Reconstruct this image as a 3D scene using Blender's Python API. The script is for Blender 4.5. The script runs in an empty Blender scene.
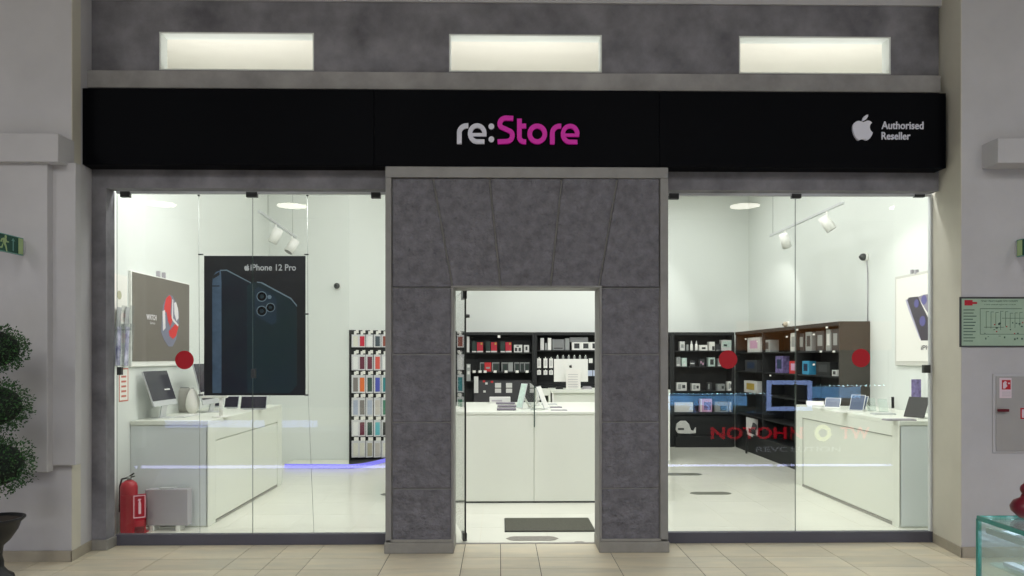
import bpy, math, random
from mathutils import Vector, Matrix
random.seed(7)
C = bpy.context.scene.collection
# ------------------------------------------------------------------ camera maths
FPX = 740.0; CAMZ = 1.6; TH = math.radians(0.93); HZ = 357.0
def ray(u, v):
    dx = (u-512)/FPX; dz = -(v-HZ)/FPX
    return Vector((dx*math.cos(TH)+math.sin(TH), math.cos(TH)-dx*math.sin(TH), dz))
def P(u, v, Y):
    d = ray(u, v); t = Y/d.y
    return Vector((t*d.x, Y, CAMZ+t*d.z))
def PX(u, v, X):
    d = ray(u, v); t = X/d.x
    return Vector((X, t*d.y, CAMZ+t*d.z))
def PZ(u, v, z):
    d = ray(u, v); t = (z-CAMZ)/d.z
    return Vector((t*d.x, t*d.y, z))
def xa(u, Y): return P(u, HZ, Y).x
def za(v, Y): return P(500, v, Y).z
# ------------------------------------------------------------------ materials
def lin(c):
    return tuple(((x/255)/12.92 if x/255 <= .04045 else ((x/255+.055)/1.055)**2.4) for x in c)
MATS = {}
def mat(name, rgb, rough=.5, metal=0, emit=0, noise=0, nscale=4, bump=0, bscale=60, spec=.5, rgb2=None, island=0, coat=0, detail=4, stretch=None):
    if name in MATS: return MATS[name]
    m = bpy.data.materials.new(name); m.use_nodes = True
    N = m.node_tree.nodes; L = m.node_tree.links; b = N['Principled BSDF']
    c = lin(rgb)
    b.inputs['Base Color'].default_value = (*c, 1)
    b.inputs['Roughness'].default_value = rough
    b.inputs['Metallic'].default_value = metal
    b.inputs['Specular IOR Level'].default_value = spec
    if coat: b.inputs['Coat Weight'].default_value = coat
    if emit:
        b.inputs['Emission Color'].default_value = (*c, 1); b.inputs['Emission Strength'].default_value = emit
    tc = N.new('ShaderNodeTexCoord')
    vec = tc.outputs['Object']
    if stretch:
        mp = N.new('ShaderNodeMapping'); mp.inputs['Scale'].default_value = stretch
        L.new(vec, mp.inputs['Vector']); vec = mp.outputs['Vector']
    if noise or rgb2:
        n = N.new('ShaderNodeTexNoise'); n.inputs['Scale'].default_value = nscale; n.inputs['Detail'].default_value = detail
        n.inputs['Roughness'].default_value = .6
        L.new(vec, n.inputs['Vector'])
        r = N.new('ShaderNodeValToRGB'); r.color_ramp.elements[0].position = .3; r.color_ramp.elements[1].position = .7
        c2 = lin(rgb2) if rgb2 else c
        k = 1-noise
        r.color_ramp.elements[0].color = (c[0]*k, c[1]*k, c[2]*k, 1)
        k = 1+noise
        r.color_ramp.elements[1].color = (min(1, c2[0]*k), min(1, c2[1]*k), min(1, c2[2]*k), 1)
        L.new(n.outputs['Fac'], r.inputs['Fac'])
        out = r.outputs['Color']
        if island:
            g = N.new('ShaderNodeNewGeometry'); h = N.new('ShaderNodeHueSaturation')
            mr = N.new('ShaderNodeMapRange'); mr.inputs['To Min'].default_value = 1-island; mr.inputs['To Max'].default_value = 1+island
            L.new(g.outputs['Random Per Island'], mr.inputs['Value']); L.new(mr.outputs['Result'], h.inputs['Value'])
            L.new(out, h.inputs['Color']); out = h.outputs['Color']
        L.new(out, b.inputs['Base Color'])
    if bump:
        n2 = N.new('ShaderNodeTexNoise'); n2.inputs['Scale'].default_value = bscale; n2.inputs['Detail'].default_value = 5
        L.new(vec, n2.inputs['Vector'])
        bp = N.new('ShaderNodeBump'); bp.inputs['Strength'].default_value = bump; bp.inputs['Distance'].default_value = .03 if bump > .9 else .01
        L.new(n2.outputs['Fac'], bp.inputs['Height']); L.new(bp.outputs['Normal'], b.inputs['Normal'])
    MATS[name] = m; return m
def glass(name, tint=(1, 1, 1), f0=.04, milky=0):
    if name in MATS: return MATS[name]
    m = bpy.data.materials.new(name); m.use_nodes = True
    N = m.node_tree.nodes; L = m.node_tree.links; N.remove(N['Principled BSDF']); o = N['Material Output']
    g = N.new('ShaderNodeNewGeometry'); d = N.new('ShaderNodeVectorMath'); d.operation = 'DOT_PRODUCT'
    L.new(g.outputs['Incoming'], d.inputs[0]); L.new(g.outputs['Normal'], d.inputs[1])
    a = N.new('ShaderNodeMath'); a.operation = 'ABSOLUTE'; L.new(d.outputs['Value'], a.inputs[0])
    s = N.new('ShaderNodeMath'); s.operation = 'SUBTRACT'; s.inputs[0].default_value = 1; L.new(a.outputs[0], s.inputs[1])
    p = N.new('ShaderNodeMath'); p.operation = 'POWER'; p.inputs[1].default_value = 5; L.new(s.outputs[0], p.inputs[0])
    k = N.new('ShaderNodeMath'); k.operation = 'MULTIPLY_ADD'; k.inputs[1].default_value = 1-f0; k.inputs[2].default_value = f0
    L.new(p.outputs[0], k.inputs[0])
    t = N.new('ShaderNodeBsdfTransparent'); t.inputs[0].default_value = (*tint, 1)
    gl = N.new('ShaderNodeBsdfGlossy'); gl.inputs['Roughness'].default_value = .0
    base = t.outputs[0]
    if milky:
        df = N.new('ShaderNodeBsdfDiffuse'); df.inputs[0].default_value = (.85, .9, .88, 1)
        mm = N.new('ShaderNodeMixShader'); mm.inputs[0].default_value = milky
        L.new(t.outputs[0], mm.inputs[1]); L.new(df.outputs[0], mm.inputs[2]); base = mm.outputs[0]
    mx = N.new('ShaderNodeMixShader'); L.new(k.outputs[0], mx.inputs[0]); L.new(base, mx.inputs[1]); L.new(gl.outputs[0], mx.inputs[2])
    L.new(mx.outputs[0], o.inputs[0]); MATS[name] = m; return m

concrete = mat('dark_concrete_plaster', (96, 95, 101), .8, noise=.16, nscale=2.6, bump=.15, bscale=9, detail=9, rgb2=(132, 131, 136))
concrete_band = mat('grey_plaster_band', (132, 130, 129), .75, noise=.1, nscale=2.5, bump=.12, bscale=12, detail=8, rgb2=(158, 156, 154))
portalstone = mat('textured_portal_plaster', (96, 95, 101), .55, noise=.13, nscale=14, bump=1.0, bscale=30, detail=9, rgb2=(114, 113, 120))
portaltrim = mat('smooth_portal_edging', (136, 135, 133), .6, noise=.12, nscale=5, bump=.1)
basestone = mat('grey_base_stone', (140, 138, 132), .55, noise=.12, nscale=9, detail=8)
pil = mat('lilac_grey_plaster', (186, 185, 187), .85, noise=.07, nscale=1.6, bump=.1, bscale=14, detail=6)
pilside = mat('warm_lit_plaster', (202, 198, 184), .85, noise=.05, nscale=2, bump=.08, bscale=14)  # warm light from the shop painted into the pier side faces
pilbase = mat('beige_base_stone', (165, 158, 142), .55, noise=.1, nscale=7)
grout = mat('floor_grout', (92, 88, 78), .9)
mtile = mat('beige_floor_tile', (208, 202, 182), .36, noise=.12, nscale=2.4, island=.09, rgb2=(214, 202, 176), detail=8, stretch=(.7, 3, 1), spec=.4)
stile = mat('pale_polished_floor_tile', (226, 226, 214), .2, noise=.03, nscale=1.5, island=.02, spec=.45)
sgrout = mat('pale_floor_joint', (190, 184, 168), .7)
white = mat('white_wall_paint', (224, 228, 223), .8, noise=.01, nscale=1)
ceilw = mat('white_ceiling_paint', (232, 228, 218), .9, noise=.01)
mallceil = mat('grey_ceiling_paint', (190, 190, 196), .9, noise=.02)
counterw = mat('white_counter_laminate', (228, 231, 220), .35, noise=.01, nscale=1)
counterg = mat('pale_grey_counter_end', (224, 230, 230), .4, noise=.01)
paneltrim = mat('shadow_groove_grey', (150, 150, 142), .6)
signblack = mat('black_sign_panel', (5, 6, 10), .45, spec=.04, noise=.1, nscale=2)
signgrey = mat('light_grey_letter', (196, 196, 206), .5, emit=.08)  # faint glow added to lift the brightness of the grey letters
signpink = mat('magenta_letter', (190, 0, 150), .5, emit=.16)  # glow added here too, brightening the magenta letters
black = mat('black_plastic', (18, 19, 20), .45, noise=.05)
blackm = mat('black_shelf_laminate', (24, 27, 28), .55, noise=.1, nscale=5)
darkpanel = mat('dark_brown_grey_panel', (62, 58, 52), .5, noise=.08)
steel = mat('brushed_steel', (150, 152, 150), .35, metal=.9, noise=.05)
darksteel = mat('dark_steel', (78, 80, 80), .4, metal=.6, noise=.05)
alu = mat('silver_aluminium', (205, 207, 208), .35, metal=.3, noise=.02)
whitep = mat('white_plastic', (238, 238, 232), .4, noise=.01)
greyp = mat('grey_plastic', (172, 168, 174), .5, noise=.03)
curbm = mat('slate_curb_metal', (82, 82, 92), .5, noise=.06)
red = mat('fire_red_paint', (166, 4, 36), .35, noise=.03)
redst = mat('red_sticker', (178, 0, 26), .6, noise=.02)
darkred = mat('dark_red_glaze', (92, 4, 26), .3, noise=.05)
screen = mat('dark_screen', (38, 36, 50), .15, noise=.05)
matm = mat('olive_grey_mat', (82, 82, 72), .95, noise=.2, nscale=60, bump=.5, bscale=200)
glassm = glass('clear_shop_glass', (.985, .995, .985))
glassedge = mat('green_glass_edge', (70, 128, 118), .2, noise=.05)
gedge_dark = mat('dark_glass_edge', (66, 84, 76), .3, noise=.05)
acryl = glass('clear_acrylic', (.93, .97, .95), milky=.14)
paper = mat('white_paper', (235, 233, 226), .8, noise=.01)
# ------------------------------------------------------------------ mesh builder
class MB:
    def __init__(s): s.v = []; s.f = []; s.m = []; s.sm = []
    def add(s, vs, fs, m=0, smooth=False):
        o = len(s.v); s.v += [Vector(x) for x in vs]
        for f in fs: s.f.append([i+o for i in f]); s.m.append(m); s.sm.append(smooth)
        return s
    def box(s, x0, x1, y0, y1, z0, z1, m=0):
        vs = [(x0,y0,z0),(x1,y0,z0),(x1,y1,z0),(x0,y1,z0),(x0,y0,z1),(x1,y0,z1),(x1,y1,z1),(x0,y1,z1)]
        return s.add(vs, [(0,3,2,1),(4,5,6,7),(0,1,5,4),(1,2,6,5),(2,3,7,6),(3,0,4,7)], m)
    def obox(s, o, ax, ay, az, m=0):
        o = Vector(o); ax = Vector(ax); ay = Vector(ay); az = Vector(az)
        vs = [o, o+ax, o+ax+ay, o+ay, o+az, o+ax+az, o+ax+ay+az, o+ay+az]
        fs = [(0,3,2,1),(4,5,6,7),(0,1,5,4),(1,2,6,5),(2,3,7,6),(3,0,4,7)]
        if ax.cross(ay).dot(az) < 0: fs = [tuple(reversed(f)) for f in fs]
        return s.add(vs, fs, m)
    def prism(s, poly, n, m=0):          # poly: 3D points, n: extrusion vector
        poly = [Vector(p) for p in poly]; n = Vector(n); k = len(poly)
        vs = poly+[p+n for p in poly]
        fs = [list(range(k)), [k+i for i in reversed(range(k))]]+[(i, i+k, (i+1) % k+k, (i+1) % k) for i in range(k)]
        ar = Vector((0,0,0))
        for i in range(k): ar += poly[i].cross(poly[(i+1) % k])
        if ar.dot(n) > 0: fs = [list(reversed(f)) for f in fs]
        return s.add(vs, fs, m)
    def cyl(s, p0, p1, r0, r1=None, seg=20, m=0):
        p0 = Vector(p0); p1 = Vector(p1); r1 = r0 if r1 is None else r1
        d = (p1-p0).normalized(); a = d.orthogonal().normalized(); b = d.cross(a)
        vs = []
        for p, r in ((p0, r0), (p1, r1)):
            for i in range(seg):
                t = 2*math.pi*i/seg; vs.append(p+a*math.cos(t)*r+b*math.sin(t)*r)
        o = len(s.v)
        s.add(vs, [(i, (i+1) % seg, (i+1) % seg+seg, i+seg) for i in range(seg)], m, True)
        s.f.append([o+i for i in reversed(range(seg))]); s.m.append(m); s.sm.append(False)
        s.f.append([o+seg+i for i in range(seg)]); s.m.append(m); s.sm.append(False)
        return s
    def lathe(s, c, prof, seg=32, m=0):
        c = Vector(c); vs = []; k = len(prof)
        for r, z in prof:
            for i in range(seg):
                t = 2*math.pi*i/seg; vs.append(c+Vector((math.cos(t)*r, math.sin(t)*r, z)))
        fs = [(j*seg+i, j*seg+(i+1) % seg, (j+1)*seg+(i+1) % seg, (j+1)*seg+i) for j in range(k-1) for i in range(seg)]
        s.add(vs, fs, m, True); return s
    def sphere(s, c, r, seg=20, rings=12, m=0, sc=(1,1,1)):
        c = Vector(c); vs = [c+Vector((0,0,-r*sc[2]))]
        for j in range(1, rings):
            ph = math.pi*j/rings-math.pi/2
            for i in range(seg):
                t = 2*math.pi*i/seg
                vs.append(c+Vector((math.cos(t)*math.cos(ph)*r*sc[0], math.sin(t)*math.cos(ph)*r*sc[1], math.sin(ph)*r*sc[2])))
        vs.append(c+Vector((0,0,r*sc[2]))); n = len(vs)-1; fs = []
        for i in range(seg):
            fs.append((0, 1+(i+1) % seg, 1+i)); fs.append((n, n-seg+i, n-seg+(i+1) % seg))
        for j in range(rings-2):
            for i in range(seg):
                a = 1+j*seg+i; b = 1+j*seg+(i+1) % seg; fs.append((a, b, b+seg, a+seg))
        s.add(vs, fs, m, True); return s
    def tube(s, pts, r, seg=8, m=0):
        for a, b in zip(pts[:-1], pts[1:]): s.cyl(a, b, r, r, seg, m)
        return s
    def stroke(s, pts, w, fr, th, m=0):  # thick centreline in frame fr=(O,ax,ay,n)
        pts = [Vector(p) for p in pts]; L = []; R = []
        for i, p in enumerate(pts):
            if i == 0: d = pts[1]-p
            elif i == len(pts)-1: d = p-pts[i-1]
            else: d = (pts[i+1]-p).normalized()+(p-pts[i-1]).normalized()
            d.normalize(); nn = Vector((-d.y, d.x))
            L.append(p+nn*w/2); R.append(p-nn*w/2)
        O, ax, ay, n = fr
        g = lambda q: O+ax*q.x+ay*q.y
        for i in range(len(pts)-1):
            s.prism([g(L[i]), g(L[i+1]), g(R[i+1]), g(R[i])], n*th, m)
        return s
    def build(s, name, mats, parent=None, bevel=0, bseg=2):
        if not isinstance(mats, (list, tuple)): mats = [mats]
        me = bpy.data.meshes.new(name)
        org = wloc(parent) if parent else Vector((0,0,0))
        if parent is None and s.v:
            xs = [p.x for p in s.v]; ys = [p.y for p in s.v]; zs = [p.z for p in s.v]
            org = Vector(((min(xs)+max(xs))/2, (min(ys)+max(ys))/2, min(zs)))
        me.from_pydata([tuple(p-org) for p in s.v], [], s.f)
        for m in mats: me.materials.append(m)
        for p, mi, sm in zip(me.polygons, s.m, s.sm): p.material_index = mi; p.use_smooth = sm
        me.update()
        o = bpy.data.objects.new(name, me); C.objects.link(o)
        if parent: o.parent = parent
        else: o.location = org
        if bevel:
            b = o.modifiers.new('bevel', 'BEVEL'); b.width = bevel; b.segments = bseg; b.limit_method = 'ANGLE'; b.angle_limit = .7
        return o
def wloc(o):
    l = Vector((0,0,0))
    while o: l += o.location; o = o.parent
    return l
def thing(name, label, cat, loc, group=None):
    o = bpy.data.objects.new(name, None); C.objects.link(o); o.location = loc; o.empty_display_size = .1
    o['label'] = label; o['category'] = cat
    if group: o['group'] = group
    return o
def tag(o, label, cat, group=None, kind=None):
    o['label'] = label; o['category'] = cat
    if group: o['group'] = group
    if kind: o['kind'] = kind
    return o
def struct(o, label=None):
    o['kind'] = 'structure'
    if label: o['label'] = label
    return o
def sthing(name, loc, label=None):
    o = bpy.data.objects.new(name, None); C.objects.link(o); o.location = loc; o['kind'] = 'structure'
    if label: o['label'] = label
    return o
def dup(root, loc, label=None, mats=None):
    r = root.copy(); C.objects.link(r); r.location = loc
    if label: r['label'] = label
    for ch in list(root.children):
        c = ch.copy(); C.objects.link(c); c.parent = r
        for g in list(ch.children):
            d = g.copy(); C.objects.link(d); d.parent = c
    return r
XA = Vector((1,0,0)); YA = Vector((0,1,0)); ZA = Vector((0,0,1))
def text(name, s, O, ax, ay, n, w, h, th, m, parent, mirror=False, bold=0):
    """lettering whose bounding box has lower-left O, width w along ax, height h along ay, raised along n"""
    cu = bpy.data.curves.new(name, 'FONT'); cu.body = s; cu.extrude = .5; cu.resolution_u = 3; cu.offset = bold
    to = bpy.data.objects.new('tmp', cu); C.objects.link(to)
    bpy.context.view_layer.update()
    me = bpy.data.meshes.new_from_object(to.evaluated_get(bpy.context.evaluated_depsgraph_get()))
    bpy.data.objects.remove(to)
    xs = [v.co.x for v in me.vertices]; ys = [v.co.y for v in me.vertices]
    x0, x1, y0, y1 = min(xs), max(xs), min(ys), max(ys)
    org = wloc(parent) if parent else Vector((0,0,0))
    for v in me.vertices:
        a = (v.co.x-x0)/(x1-x0)
        if mirror: a = 1-a
        b = (v.co.y-y0)/(y1-y0)
        v.co = Vector(O)+ax*a*w+ay*b*h+n*(v.co.z+.5)*th-org
    me.materials.clear(); me.materials.append(m); me.name = name
    o = bpy.data.objects.new(name, me); C.objects.link(o)
    if parent: o.parent = parent
    return o
# ================================================================== SETTING
XLF, XL, XR = -3.355, -3.395, 3.685; XRB = 3.745          # inner faces of the two mall piers
YF = 6.19; YP = 5.85; YG = 6.35; YPORT = 6.05
ZC = 4.57; ZM = 6.0
WL, WR = -3.475, 4.56         # shop side walls
# mall floor, tiles in the 2-1-1-2 pattern
T = .30
def tiles(name, xs, ys, z, gap, mt, mg, zg):
    mb = MB()
    for a, b in zip(xs[:-1], xs[1:]):
        for c, d in zip(ys[:-1], ys[1:]):
            mb.box(a+gap/2, b-gap/2, c+gap/2, d-gap/2, z-.01, z, 0)
    mb.box(xs[0], xs[-1], ys[0], ys[-1], z-.05, zg, 1)
    return mb.build(name, [mt, mg])
base = [0, 1, 3, 5]
xs = sorted((k*6+b)*T+.0 for k in range(-8, 9) for b in base if -46 <= k*6+b <= 46)
xs = [x+.005 for x in xs]
ys = [6.35, 5.90]; y = 5.90
pat = [.3, .6, .6, .3]; i = 0
while y > -11: y -= pat[i % 4]; ys.append(y); i += 1
ys = sorted(ys)
struct(tiles('floor', xs, ys, 0, .0055, mtile, grout, -.003), 'beige rectangular tiles of the mall floor')
xs2 = [WL-.3+.6*i for i in range(15)]; ys2 = [6.352+.6*i for i in range(13)]
struct(tiles('floor', xs2, ys2, 0, .003, stile, sgrout, -.001), 'pale polished tiles of the shop floor')
struct(MB().box(-14, 14, -11, 6.5, ZM, ZM+.1).build('ceiling', mallceil), 'grey mall ceiling')
struct(MB().box(XL, XRB, YF+.02, YF+.14, ZC, ZM).build('wall_upper', pil), 'pale wall above the shop front')
struct(MB().box(XL, XRB, YF-.02, YF+.02, ZC-.012, ZC+.12).build('trim_10', pil), 'pale cornice above the shop front')
struct(MB().box(WL-.1, WR+.1, 6.19+.12, 13.7, 4.56, 4.66).build('ceiling', ceilw), 'white shop ceiling')
struct(MB().box(WL-.12, WL, 6.315, 11.32, 0, 4.56).build('wall_left', white))
struct(MB().box(WR, WR+.12, 6.315, 13.7, 0, 4.56).build('wall_right', white))
# back wall: steps back behind the accessory rack
A = P(349, HZ, 11.2); B = P(410, HZ, 11.6)
pl = [(WL, 11.2), (A.x, 11.2), (B.x, 11.66), (-1.35, 13.5), (WR, 13.5)]
mb = MB()
out = [(x, y) for x, y in pl]+[(WR, 13.65), (-1.5, 13.65), (B.x-.05, 11.8), (A.x-.1, 11.33), (WL, 11.33)]
mb.prism([Vector((x, y, 0)) for x, y in out], ZA*4.56)
struct(mb.build('wall_back', white))
# facade wall with two window openings, the doorway and three slots
z_lint = za(189.3, YF); sz0, sz1 = za(72, YF), za(34, YF)
lw0 = -3.268; PLx, PRx = xa(385.5, YPORT), xa(668, YPORT)
slots = [(xa(159, YF), xa(314, YF)), (xa(449, YF), xa(602, YF)), (xa(739, YF), xa(891, YF))]
mb = MB(); Y0, Y1 = YF, YF+.12
mb.box(XL-.02, lw0, Y0, Y1+.02, 0, z_lint)                  # left pier beside window
mb.box(XL-.02, XR+.02, Y0, Y1, z_lint, sz0)
mb.box(XL-.02, XR+.02, Y0, Y1, sz1, ZC)
edges = [XL-.02]+[e for s_ in slots for e in s_]+[XR+.02]
for a, b in zip(edges[0::2], edges[1::2]): mb.box(a, b, Y0, Y1, sz0, sz1)
struct(mb.build('wall_front', concrete), 'dark grey plaster shop front with three slot openings')
# white reveal lining of the slots
for k, (a, b) in enumerate(slots):
    mb = MB(); t = .012
    mb.box(a, a+t, Y0+.004, Y1+.006, sz0, sz1); mb.box(b-t, b, Y0+.004, Y1+.006, sz0, sz1)
    mb.box(a+t, b-t, Y0+.004, Y1+.006, sz1-t, sz1); mb.box(a+t, b-t, Y0+.004, Y1+.006, sz0, sz0+t)
    struct(mb.build('trim_%d' % (k+5), white), 'white lining of a slot opening')
# shop-side returns
struct(MB().box(XRB+.01, WR, YF+.155, YF+.19, 0, 4.56).box(WL, XL-.02, YF+.02, YF+.12, 0, 4.56).build('wall_return', white))
# ledge under the slots
struct(MB().box(xa(87, 6.12), XR-.01, 6.11, YF, za(90, 6.11), za(72.5, 6.11)).build('trim_1', concrete_band, bevel=.006), 'grey plaster ledge under the slot openings')
# stone foot of the left reveal
struct(MB().box(XL, lw0+.02, YF-.015, 6.33, 0, .085).build('baseboard_window', basestone, bevel=.004))
# piers
mb = MB(); mb.prism([Vector((-14, YP, 0)), Vector((XLF, YP, 0)), Vector((XL, 6.31, 0)), Vector((-14, 6.31, 0))], ZA*ZM)
za_ = za(165, 5.8); zb_ = za(464, 5.8); 
mb.box(-14, xa(75.5, YP-.07), YP-.07, YP+.01, zb_, za_)
mb.box(-14, xa(48, YP-.13), YP-.14, YP-.06, za(471, 5.72), za_)
# cornice block with a chamfered corner
zc0, zc1 = za(165, 5.7), za(137, 5.7); xc = xa(58, 5.66)
mb.prism([Vector((-14, 5.66, zc0)), Vector((xc, 5.66, zc0)), Vector((XLF+.012, 5.82, zc0)), Vector((XLF+.012, YP+.02, zc0)), Vector((-14, YP+.02, zc0))], ZA*(zc1-zc0))
o = struct(mb.build('wall_pier_left', pil, bevel=.006), 'lilac grey plaster pier left of the shop')
struct(MB().prism([Vector((XLF+.004, YP+.003, .08)), Vector((XLF-.003, YP+.003, .08)), Vector((XL-.003, YF, .08)), Vector((XL+.005, YF, .08))], ZA*(ZM-.08)).build('wall_pier_left_return', pilside))
mb = MB(); mb.prism([Vector((XR, YP, 0)), Vector((14, YP, 0)), Vector((14, 6.34, 0)), Vector((XRB, 6.34, 0))], ZA*ZM)
zc0, zc1 = za(162, 5.7), za(137, 5.7); xc = xa(998, 5.66)
mb.box(xc, 14, 5.66, YP+.02, zc0, zc1)
struct(mb.build('wall_pier_right', pil, bevel=.006), 'lilac grey plaster pier right of the shop')
struct(MB().prism([Vector((XR-.004, YP+.003, .08)), Vector((XR+.002, YP+.003, .08)), Vector((XRB+.002, 6.34, .08)), Vector((XRB-.005, 6.34, .08))], ZA*(ZM-.08)).build('wall_pier_right_return', pilside))
struct(MB().box(-14, XLF+.012, YP-.015, YP, 0, .085).prism([Vector((XLF, YP-.015, 0)), Vector((XLF+.014, YP-.015, 0)), Vector((XL+.016, YF, 0)), Vector((XL, YF, 0))], ZA*.085).build('baseboard_left', pilbase, bevel=.003))
struct(MB().box(XR-.02, 14, YP-.015, YP, 0, .085).prism([Vector((XR-.014, YP-.015, 0)), Vector((XR, YP-.015, 0)), Vector((XRB, YG-.03, 0)), Vector((XRB-.016, YG-.03, 0))], ZA*.085).build('baseboard_right', pilbase, bevel=.003))
# portal: blocks with V joints
mb = MB(); yf = YPORT; yb = 6.36; g = .011
ix0, ix1 = xa(453.5, yf), xa(599.5, yf); iz = za(287.5, yf)
ox0, ox1 = xa(391.5, yf), xa(660, yf); oz = za(178, yf)
joints = [za(v, yf) for v in (543, 489, 422.5, 354.5, 287.5)]
for a, b in zip(joints[:-1], joints[1:]):
    mb.box(ox0+.008, ix0-.02, yf, yf+.1, a+g/2, b-g/2); mb.box(ix1+.02, ox1-.008, yf, yf+.1, a+g/2, b-g/2)
top = [391.5, 433, 489.5, 562, 617.5, 660]; bot = [391.5, 452.5, 500.5, 550.5, 599, 660]
def fx(u, v): return P(u, v, yf)
for k in range(5):
    e = .9
    mb.prism([fx(top[k]+e, 178.6), fx(top[k+1]-e, 178.6), fx(bot[k+1]-e, 286.8), fx(bot[k]+e, 286.8)], YA*.1)
struct(mb.build('trim_2', portalstone, bevel=.008), 'textured grey plaster blocks of the doorway surround')
mb = MB()
# body behind the blocks, rim and reveal
mb.box(PLx+.01, ix0, yf+.012, yb, .09, iz); mb.box(ix1, PRx-.01, yf+.012, yb, .09, iz)
mb.box(PLx+.01, PRx-.01, yf+.022, yb, iz, za(167.4, yf))
mb.box(PLx, ox0, yf-.012, yf+.05, .09, oz); mb.box(ox1, PRx, yf-.012, yf+.05, .09, oz)
mb.box(PLx, PRx, yf-.012, yf+.05, oz, za(167, yf))
mb.box(ix0-.02, ix0+.001, yf-.006, yf+.06, .09, iz); mb.box(ix1-.001, ix1+.02, yf-.006, yf+.06, .09, iz)
mb.box(ix0-.02, ix1+.02, yf-.006, yf+.06, iz-.001, iz+.016)
struct(mb.build('trim_3', portaltrim, bevel=.005), 'smooth grey edging of the doorway surround')
mb = MB()
for a, b in ((PLx-.008, ix0+.004), (ix1-.004, PRx+.008)):
    mb.box(a, b, yf-.02, yb, 0, .088); mb.box(a+.01, b-.01, yf-.012, yb, .088, .112)
struct(mb.build('trim_4', basestone, bevel=.005), 'stone feet of the doorway surround')
# window curbs and glass
def window(n, x0, x1, seams, clamps, lab):
    w = sthing('window_%d' % n, Vector(((x0+x1)/2, YG, 0)), lab)
    MB().box(x0, x1, YG-.02, YG+.04, 0, .092).build('curb', curbm, w, bevel=.003)
    MB().box(x0, x1, YG-.005, YG+.025, z_lint-.012, z_lint+.02).build('head_channel', alu, w)
    e = [x0]+seams+[x1]
    for a, b in zip(e[:-1], e[1:]):
        mb = MB(); g_ = .0025
        mb.box(a+g_, b-g_, YG, YG+.010, .085, z_lint, 0)
        p = mb.build('glass_pane', [glassm, gedge_dark], w)
        for f in p.data.polygons:
            if abs(f.normal.x) > .5: f.material_index = 1
    for (u0, u1, v0, v1) in clamps:
        a = P(u0, v1, YG-.012); b = P(u1, v0, YG-.012)
        MB().box(a.x, b.x, YG-.014, YG+.024, a.z, min(b.z, z_lint+.005)).build('patch_fitting', darksteel, w, bevel=.002)
    return w
s1 = xa(252.5, YG); s2 = xa(795.5, YG)
window(1, lw0+.005, PLx+.03, [s1], [(120, 129.5, 190, 197), (246, 257, 190, 197), (371, 380.5, 190, 198), (117, 121, 367, 375), (251, 255, 369, 378)], 'left shop window of frameless glass')
window(2, PRx-.03, XRB-.006, [s2], [(669, 679, 190, 199), (792, 801.5, 190, 198), (915, 925, 190, 197), (924, 930.5, 365, 373)], 'right shop window of frameless glass')
struct(MB().box(XRB-.022, XRB-.006, YG-.012, YG+.03, .09, z_lint).build('trim_8', alu, bevel=.002), 'pale metal channel at the right window edge')
# glass door standing open
h = P(465.5, 541, 6.38)
d = sthing('door_1', Vector((h.x, 6.4, 0)), 'frameless glass door standing open into the shop')
far = Vector((-.447, 7.25, 0)); near = Vector((h.x, 6.39, 0)); dr = (far-near)
nn = Vector((-dr.y, dr.x, 0)).normalized()*.01
ztop = za(290, 6.39)
p = MB().obox(near+ZA*.03, dr, nn, ZA*(ztop-.03)).build('glass_pane', [glassm, gedge_dark], d)
for f in p.data.polygons:
    if abs(f.normal.y) > .6: f.material_index = 1
dd = dr.normalized()
MB().obox(near-dd*.006-nn*1.2+ZA*(ztop-.075), dd*.14, nn*3.6, ZA*.075).build('pivot_hinge', darksteel, d, bevel=.003)
MB().obox(near-dd*.006-nn*1.2+ZA*.012, dd*.10, nn*3.6, ZA*.07).build('pivot_hinge', darksteel, d, bevel=.003)
kn = P(468.5, 316, 6.42); MB().cyl((kn.x-.022, 6.43, kn.z), (kn.x+.01, 6.43, kn.z), .018, .014).build('knob', darksteel, d)
MB().box(near.x-.0055, near.x+.0055, 6.383, 6.3895, .03, ztop).build('edge_seal', black, d)
struct(MB().box(ix0, ix1, 6.33, 6.37, 0, .004).build('trim_9', basestone), 'door threshold strip')
# ================================================================== FASCIA SIGN
yS = 6.03
sx0, sx1 = XL+.001, XR-.014
sz_t, sz_b = za(90.5, yS), za(166.2, yS)
sg = thing('fascia_sign', 'long black shop fascia sign with magenta and grey lettering above the doorway', 'sign', Vector(((sx0+sx1)/2, yS+.08, sz_b)))
cuts = [sx0, xa(374, yS), xa(659.5, yS), sx1]
for a, b in zip(cuts[:-1], cuts[1:]): MB().box(a+.001, b-.001, yS, YF, sz_b, sz_t).build('black_panel', signblack, sg, bevel=.003)
k = 6.4
def lp(zx, zy, s=k, u0=440, v0=110): return (u0+zx/s, v0+zy/s)
O0 = P(440, 155, yS-.001)
pxm = (P(600, 155, yS).x-O0.x)/160
fr = (O0, XA, ZA, Vector((0, -1, 0)))
def q(zx, zy): return Vector(((zx/6.4)*pxm, (45-zy/6.4)*pxm))
def arc(cx, cy, rx, ry, a0, a1, n=20):
    return [q(cx+rx*math.cos(math.radians(a0+(a1-a0)*i/n)), cy-ry*math.sin(math.radians(a0+(a1-a0)*i/n))) for i in range(n+1)]
W = 30/6.4*pxm; TH_ = .022
def letter(name, strokes, m, w=W):
    mb = MB(); th_ = TH_-.002 if name == 'letter_crossbar' else TH_
    for s_ in strokes: mb.stroke(s_, w, fr, th_)
    mb.build(name, m, sg)
letter('letter_r', [[q(124, 220), q(124, 150)]+arc(172, 150, 48, 46, 180, 92, 10)+[q(181, 104)]], signgrey)
def e_(cx): return [arc(cx, 154, 46, 51, 0, 275, 28)+[q(cx+46, 205)]]
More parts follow.
